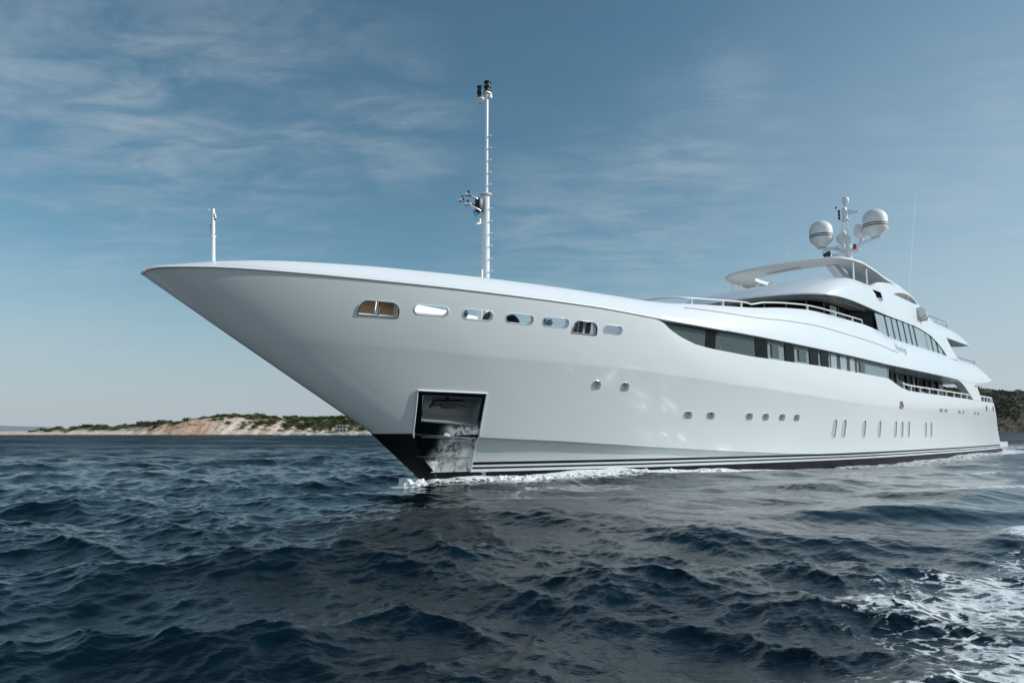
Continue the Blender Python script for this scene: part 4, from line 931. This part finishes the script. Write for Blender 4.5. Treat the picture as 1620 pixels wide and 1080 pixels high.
# bow wave: a tumbling crest of white water along the hull
FOAM = mat('white_water', (.74, .79, .81), .8, bump=.8, bump_scale=14)
rs = np.random.default_rng(5)
def crest_mesh(s0, s1, off, hgt, wdt, n, m, seed):
    mb = MB(); rows = []
    for i in range(n+1):
        s = s0+(s1-s0)*i/n; e = min(1, 6*i/n)*min(1, 3*(n-i)/n); r = []
        pb = float(b_wl(max(s, 0)))
        for j in range(m+1):
            a = j/m; p = pb-.10+off(s)+wdt*(a); 
            z = hgt*math.sin(math.pi*min(1, a*.95+.05))**.8*e
            q = Vector((s*1.6, p*1.6, seed)); nz_ = mnoise.fractal(q*2.2, .7, 2.1, 5); nz2 = mnoise.fractal(q*6+Vector((7, 3, 1)), .6, 2.1, 4)
            lf = mnoise.noise(Vector((s*.55, seed, 3.3)))+.6*mnoise.noise(Vector((s*1.7, seed, 8.1)))
            z = z*max(.4, .95+.5*lf)*(1+.4*nz_)+(.020*nz2+.03*nz_)*e-.03-.20*a**3
            r.append(S(s+.05*nz2, p+.08*nz_+.04*nz2, z))
        rows.append(r)
    return rows
bwv = MB()
for (a_, b_, hg, wd_, n_, m_, sd_) in ((-.15, 13.5, .24, .85, 680, 32, 0.0),):
    o_ = (lambda s: .0+.03*max(s, 0)) if sd_ == 0 else (lambda s: .55+.10*max(s, 0))
    rw = crest_mesh(a_, b_, o_, hg, wd_, n_, m_, sd_); bwv.grid(rw)
    if sd_ == 0: bwv.grid([[Vector((v.x, -v.y, v.z)) for v in r_] for r_ in rw[:200]], flip=True)

for i in range(260):      # droplets thrown off the crest
    s = float(rs.beta(1.1, 2.0)*11-.1); p = float(b_wl(max(s, 0)))+.02+.035*max(s, 0)+float(rs.normal(.2, .17)); z = abs(float(rs.normal(.08, .06)))
    r = float(rs.uniform(.006, .02)); c = S(s, p, z)
    bwv.add([c+Vector(v)*r for v in ((1, 0, 0), (-1, 0, 0), (0, 1, 0), (0, -1, 0), (0, 0, 1), (0, 0, -1))], [(0, 2, 4), (2, 1, 4), (1, 3, 4), (3, 0, 4), (2, 0, 5), (1, 2, 5), (3, 1, 5), (0, 3, 5)])
for (cs_, cp_, rx_, ry_, hz_, sd_) in ((-.30, -.12, .46, .36, .22, 1.0), (.0, .30, .6, .26, .15, 5.0)):     # water heaped up against the stem
    rows = []
    for i in range(27):
        f = i/26*math.pi/2; r_ = []
        for j in range(64):
            a = j/64*2*math.pi; d = Vector((math.cos(a)*math.cos(f)*rx_, math.sin(a)*math.cos(f)*ry_, math.sin(f)*hz_-.06))
            q = Vector((cs_, cp_, sd_))+d; n1_ = mnoise.fractal(q*4.5, .7, 2.1, 5); r_.append(S(cs_+d.x*(1+.45*n1_), cp_+d.y*(1+.45*n1_), d.z*(1+.7*n1_)+.03*mnoise.noise(q*17)*math.sin(f)))
        rows.append(r_)
    bwv.grid(rows, close_v=True)
bo = bwv.obj('bow_wave', FOAM, None, angle=180)
bo.location = yacht.location; bo.rotation_euler = yacht.rotation_euler
tag(bo, 'white foaming bow wave along the waterline of the yacht', 'foam', kind='stuff')

# ------------------------------------------------------------------ limestone island on the left, hills on the right
def fbm(x, y, z=0.0, o=5): return mnoise.fractal(Vector((x, y, z)), .8, 2.1, o)
SIL = [(-420, .9), (-290, 1.1), (-258, 1.5), (-236, 2.0), (-226, 2.8), (-205, 3.6), (-190, 3.9), (-178, 4.8), (-172, 5.0), (-160, 5.8), (-148, 8.0), (-142, 8.6), (-134, 8.4), (-125, 7.9), (-112, 7.0), (-95, 6.9), (-85, 7.3), (-74, 7.2), (-64, 6.8), (-40, 6.5), (0, 6)]
SHORE = 322.0
def isl_h(x, y):
    d = y-SHORE-3.0*fbm(x*.02, 1.3)-1.2*fbm(x*.13, 5.1)
    H = I(x, SIL)
    steep = I(x, [(-300, 30), (-235, 26), (-190, 20), (-165, 9), (-135, 14), (-118, 20), (-100, 26), (0, 30)])
    f = max(0, min(1, d/steep)); f = f*f*(3-2*f) if x < -175 else f**.75
    g = abs(fbm(x*.11, y*.02, 2.0))*1.6+abs(fbm(x*.3, y*.12, 4.0))*.6
    h = H*f-g*4*f*(1-f)*min(1, H/5)+fbm(x*.05, y*.05, 9)*.35*f+fbm(x*.4, y*.4, 3)*.16*f
    h += .25*min(1, max(d, 0)/2)
    if y > SHORE+60: h -= (y-SHORE-60)*.03
    return h if d > 0 else -.6
xs = np.arange(-430, -20, 1.05); ys = np.concatenate([np.arange(SHORE-8, SHORE+32, .8), np.arange(SHORE+32, SHORE+150, 4)])
mb = MB(); mb.grid([[(x, y, isl_h(x, y)) for x in xs] for y in ys])
im = bpy.data.materials.new('limestone_and_scrub'); im.use_nodes = True; k = NT(im.node_tree); b = k.n['Principled BSDF']; b.inputs['Roughness'].default_value = .95; b.inputs['Specular IOR Level'].default_value = .1
tc = k.new('ShaderNodeTexCoord'); ob = tc.outputs['Object']; ge = k.new('ShaderNodeNewGeometry')
sp2 = k.new('ShaderNodeSeparateXYZ'); k.l.new(ob, sp2.inputs[0]); spn = k.new('ShaderNodeSeparateXYZ'); k.l.new(ge.outputs['True Normal'], spn.inputs[0])
na = k.noise(ob, .12, 6, .6); nb2 = k.noise(ob, .55, 6, .65); nc = k.noise(k.mapping(ob, scale=(1, 1, .35)), 1.6, 5, .7)
rock = k.mix(k.step(nb2, .35, .65), (.58, .46, .36, 1), (.76, .67, .57, 1)); rock = k.mix(k.step(nc, .55, .75), rock, (.40, .31, .24, 1))
ox = k.math('MULTIPLY', k.math('MULTIPLY', k.step(sp2.outputs[0], -176, -168), k.math('SUBTRACT', 1.0, k.step(sp2.outputs[0], -146, -136))), k.step(k.math('ADD', nb2, k.math('MULTIPLY', na, .5)), .6, .86))
rock = k.mix(k.math('MULTIPLY', ox, .9), rock, (.47, .25, .14, 1))
ox2 = k.math('MULTIPLY', k.step(k.noise(ob, .09, 4, .6), .52, .66), .5)
rock = k.mix(ox2, rock, (.48, .33, .23, 1))
grn = k.math('MULTIPLY', k.step(k.math('ADD', spn.outputs[2], k.math('MULTIPLY', nb2, .4)), 1.02, 1.16), k.step(k.math('ADD', sp2.outputs[2], k.math('MULTIPLY', na, 3.0)), 2.9, 4.4))
gc = k.mix(nb2, (.05, .065, .025, 1), (.19, .17, .09, 1))
wet = k.math('SUBTRACT', 1.0, k.step(sp2.outputs[2], .15, .5))
c = k.mix(grn, rock, gc); c = k.mix(k.math('MULTIPLY', wet, .75), c, (.10, .085, .065, 1)); k.l.new(c, b.inputs['Base Color'])
bp = k.new('ShaderNodeBump'); bp.inputs['Distance'].default_value = .5; k.l.new(nc, bp.inputs['Height']); k.l.new(bp.outputs[0], b.inputs['Normal'])
isl = mb.obj('island', im, angle=180); tag(isl, 'low pale limestone island with orange cliff and green scrub on top', 'island', kind='structure')

def leafmat(name, c1, c2):
    m = bpy.data.materials.new(name); m.use_nodes = True; k = NT(m.node_tree); b = k.n['Principled BSDF']; b.inputs['Roughness'].default_value = .7; b.inputs['Specular IOR Level'].default_value = .25
    tc = k.new('ShaderNodeTexCoord'); n = k.noise(tc.outputs['Object'], 1.6, 3, .6); oi = k.new('ShaderNodeObjectInfo')
    f = k.math('ADD', k.math('MULTIPLY', n, .6), k.math('MULTIPLY', oi.outputs['Random'], .45))
    k.l.new(k.mix(k.step(f, .25, .8), (*c1, 1), (*c2, 1)), b.inputs['Base Color']); return m
PINE = leafmat('pine_foliage', (.035, .055, .018), (.10, .125, .042)); SHRUB = leafmat('scrub_foliage', (.042, .056, .022), (.14, .14, .06)); HSCRUB = leafmat('hillside_scrub_foliage', (.045, .052, .036), (.11, .105, .07)); BARK = mat('bark', (.10, .075, .055), .9)
def crown_mb(seed, shape):
    r = random.Random(seed); mb = MB(); lobes = []
    for i in range(6 if shape == 'pine' else 5):
        a = r.uniform(0, 6.28); d = r.uniform(.15, .62); lobes.append((Vector((math.cos(a)*d, math.sin(a)*d*.9, (r.uniform(.75, 1.25) if shape == 'pine' else r.uniform(.28, .55)))), r.uniform(.34, .55)))
    for c, rr_ in lobes:
        for j in range(46):
            v = Vector((r.gauss(0, 1), r.gauss(0, 1), r.gauss(0, 1))).normalized()*rr_*r.uniform(.55, 1.08); v.z *= .72
            p = c+v; e = Vector((r.gauss(0, 1), r.gauss(0, 1), r.gauss(0, 1))).normalized(); f = e.orthogonal().normalized(); g = e.cross(f); sz = r.uniform(.07, .15)
            mb.add([p-f*sz, p+g*sz*.6, p+f*sz, p-g*sz*.6], [(0, 1, 2, 3)])
    return mb
def tree(name, label, cat, group, seed, shape, m):
    t = bpy.data.objects.new(name, None); COL.objects.link(t); tag(t, label, cat, group)
    crown_mb(seed, shape).obj('crown', m, t, smooth=False)
    tb = MB(); hh = .8 if shape == 'pine' else .3
    tb.tube([(0, 0, -.15), (.03, .02, hh*.5), (0, .04, hh)], [.07, .05, .03], 6)
    for a in (0.4, 2.4, 4.4): tb.tube([(0, .02, hh*.55), (math.cos(a)*.3, math.sin(a)*.3, hh*1.1)], [.035, .015], 5)
    tb.obj('trunk', BARK, t); return t
def copy_tree(o):
    c = o.copy(); COL.objects.link(c)
    for ch in o.children: d = ch.copy(); COL.objects.link(d); d.parent = c
    return c
protoP = [tree('pine_tree', 'dark green pine in the wood covering the right half of the island', 'tree', 'pines on the wooded slope', 100+i, 'pine', PINE) for i in range(4)]
protoS = [tree('shrub', 'low olive green shrub on the pale limestone of the island', 'shrub', 'shrubs on the limestone island', 200+i, 'bush', SHRUB) for i in range(3)]
used = set()
def put(protos, x, y, s_, sz=None):
    i = rnd.randrange(len(protos)); p = protos[i]
    o = p if p.name not in used else copy_tree(p)
    used.add(p.name); z = isl_h(x, y)
    o.location = (x, y, z-.1); o.rotation_euler = (0, 0, rnd.uniform(0, 6.28)); q = s_*rnd.uniform(.8, 1.25); o.scale = (q, q, q*(sz or 1)*rnd.uniform(.85, 1.15))
n = 0
while n < 290:
    x = rnd.triangular(-150, -40, -85); y = SHORE+rnd.uniform(4, 46)
    if rnd.random() > I(x, [(-150, .05), (-128, .35), (-112, .8), (-100, 1)]): continue
    if isl_h(x, y) < I(x, [(-150, 6.3), (-125, 5.0), (-110, 2.6), (-95, 1.4), (-28, 1.2)]): continue
    put(protoP, x, y, I(y, [(SHORE, 1.5), (SHORE+46, 2.1)]), .8); n += 1
n = 0
while n < 280:
    x = rnd.uniform(-240, -95); y = SHORE+rnd.uniform(5, 40); h = isl_h(x, y)
    if h < I(x, SIL)*.55 and rnd.random() > .12: continue
    if h < 1.0 or rnd.random() > I(x, [(-240, .25), (-225, .7), (-200, .8), (-175, 1), (-110, .6), (-95, .3)]): continue
    put(protoS, x, y, rnd.uniform(1.2, 2.8), .85); n += 1
# buildings on the island
HW = mat('white_render', (.72, .71, .67), .8, noise_amt=.06); HG = mat('grey_render', (.34, .37, .38), .8, noise_amt=.08); HD = mat('dark_opening', (.03, .03, .035), .4)
bh = bpy.data.objects.new('beach_house', None); COL.objects.link(bh); bh.location = (-81.0, SHORE+5, 1.5); tag(bh, 'white two storey beach house with shaded terrace by the bow of the yacht', 'house')
mb = MB(); mb.box((0, 0, .75), (5.2, 3, 1.5)); mb.obj('ground_floor', HG, bh, smooth=False)
mb = MB(); mb.box((.3, .3, 2.35), (4.8, 2.4, 1.3)); mb.obj('upper_floor', HD, bh, smooth=False)
mb = MB(); mb.box((.2, 0, 3.1), (5.4, 3.2, .25)); mb.obj('roof', HW, bh, smooth=False)
mb = MB(); mb.box((.2, -.1, 1.62), (5.6, 3.3, .22)); mb.obj('terrace_slab', HW, bh, smooth=False)
for x in (-1.9, -.6, .9, 2.4): mb = MB(); mb.box((x, -1.3, 2.35), (.22, .22, 1.25)); mb.obj('post', HW, bh, smooth=False)
for x in (-1.6, .2, 1.7): mb = MB(); mb.box((x, -1.51, .75), (.7, .04, .9)); mb.obj('window', HD, bh, smooth=False)
for (x, wd, lab) in ((-211.5, 4.6, 'low grey flat-roofed house on the left end of the island, nearest the open sea'), (-204.6, 5.2, 'wider low grey flat-roofed house on the island, right beside the bushes')):
    h_ = bpy.data.objects.new('flat_roofed_house', None); COL.objects.link(h_); h_.location = (x, SHORE+24, isl_h(x, SHORE+24)); tag(h_, lab, 'house')
    mb = MB(); mb.box((0, 0, .55), (wd, 4, 1.7)); mb.obj('wall', HG, h_, smooth=False)
    mb = MB(); mb.box((0, 0, 1.48), (wd+.3, 4.3, .16)); mb.obj('roof', HW, h_, smooth=False)
    for q in (-.25, .2): mb = MB(); mb.box((wd*q, -2.01, .7), (.8, .04, .7)); mb.obj('window', HD, h_, smooth=False)
# pale sea wall along the beach
mb = MB(); pts = [(x, SHORE+3.0*fbm(x*.02, 1.3)+1.2*fbm(x*.13, 5.1)-.2) for x in np.arange(-112, -60, 2)]
mb.grid([[(x, y+o_, z) for x, y in pts] for o_, z in ((0, -.4), (0, .75), (.8, .75), (.8, -.4))]); o = mb.obj('sea_wall', HW, smooth=False); tag(o, 'long low pale sea wall along the foot of the wooded slope', 'wall')

# hills on the right
RS = [(500, 60), (900, 78), (1060, 98), (1110, 104), (1150, 106), (1190, 103), (1230, 98), (1300, 96), (1600, 90), (2600, 50)]
def hill_h(x, y):
    d = y-1500-60*fbm(x*.002, .7)
    H = I(x, RS); f = max(0, min(1, d/330)); f = math.sin(f*math.pi/2)**.9
    h = H*f+fbm(x*.006, y*.006, 1)*16*f+fbm(x*.02, y*.02, 5)*6*f+min(4, max(0, d)*.15)
    return h if d > 0 else -4
hx = np.arange(600, 2600, 8.0); hy = np.concatenate([np.arange(1430, 1860, 7.0), np.arange(1860, 2400, 40)])
mb = MB(); mb.grid([[(x, y, hill_h(x, y)) for x in hx] for y in hy])
hmt = bpy.data.materials.new('scrub_hillside'); hmt.use_nodes = True; k = NT(hmt.node_tree); b = k.n['Principled BSDF']; b.inputs['Roughness'].default_value = .95; b.inputs['Specular IOR Level'].default_value = .1
tc = k.new('ShaderNodeTexCoord'); ob = tc.outputs['Object']
n1 = k.noise(ob, .012, 5, .6); n2 = k.noise(ob, .07, 6, .65)
c = k.mix(k.step(k.math('ADD', k.math('MULTIPLY', n1, .6), k.math('MULTIPLY', n2, .4)), .42, .6), (.05, .055, .04, 1), (.15, .13, .10, 1))
c = k.mix(k.step(n2, .62, .74), c, (.22, .19, .15, 1)); k.l.new(c, b.inputs['Base Color'])
hl = mb.obj('hills', hmt, angle=180); tag(hl, 'scrub-covered dark green hills rising behind the stern', 'hills', kind='structure')
mb = MB(); r2 = random.Random(3); nsc = 0
while nsc < 5200:
    x = r2.uniform(980, 1500); y = r2.uniform(1505, 1860); z = hill_h(x, y)
    if z < 3 or fbm(x*.012, y*.012, 7)+r2.uniform(-.5, .5) < -.05: continue
    s_ = r2.uniform(2.0, 4.6); nsc += 1
    for q in range(3):
        c_ = Vector((x+r2.gauss(0, s_*.45), y+r2.gauss(0, s_*.45), z+s_*.3)); 
        vs = [c_+Vector((r2.gauss(0, 1), r2.gauss(0, 1), r2.gauss(0, 1))).normalized()*s_*r2.uniform(.5, .8) for _ in range(6)]
        mb.add(vs, [(0, 1, 2), (2, 3, 4), (4, 5, 0), (1, 3, 5)])
o = mb.obj('hillside_scrub', HSCRUB, smooth=False); tag(o, 'dense dark scrub covering the hills behind the stern', 'scrub', kind='stuff')
# a far headland low on the horizon at the left
mb = MB(); mb.grid([[(x, 5200+dy, (I(x, [(-5600, 20), (-4700, 42), (-4200, 55), (-3700, 40), (-3350, 5)])+6*fbm(x*.003, 2))*f) for x in np.arange(-5600, -3300, 40)] for dy, f in ((0, -.05), (60, .5), (260, 1), (700, .6))])
o = mb.obj('far_headland', mat('hazy_blue_land', (.22, .26, .30), .95), angle=180); tag(o, 'faint distant headland on the horizon at the left', 'hills', kind='structure')
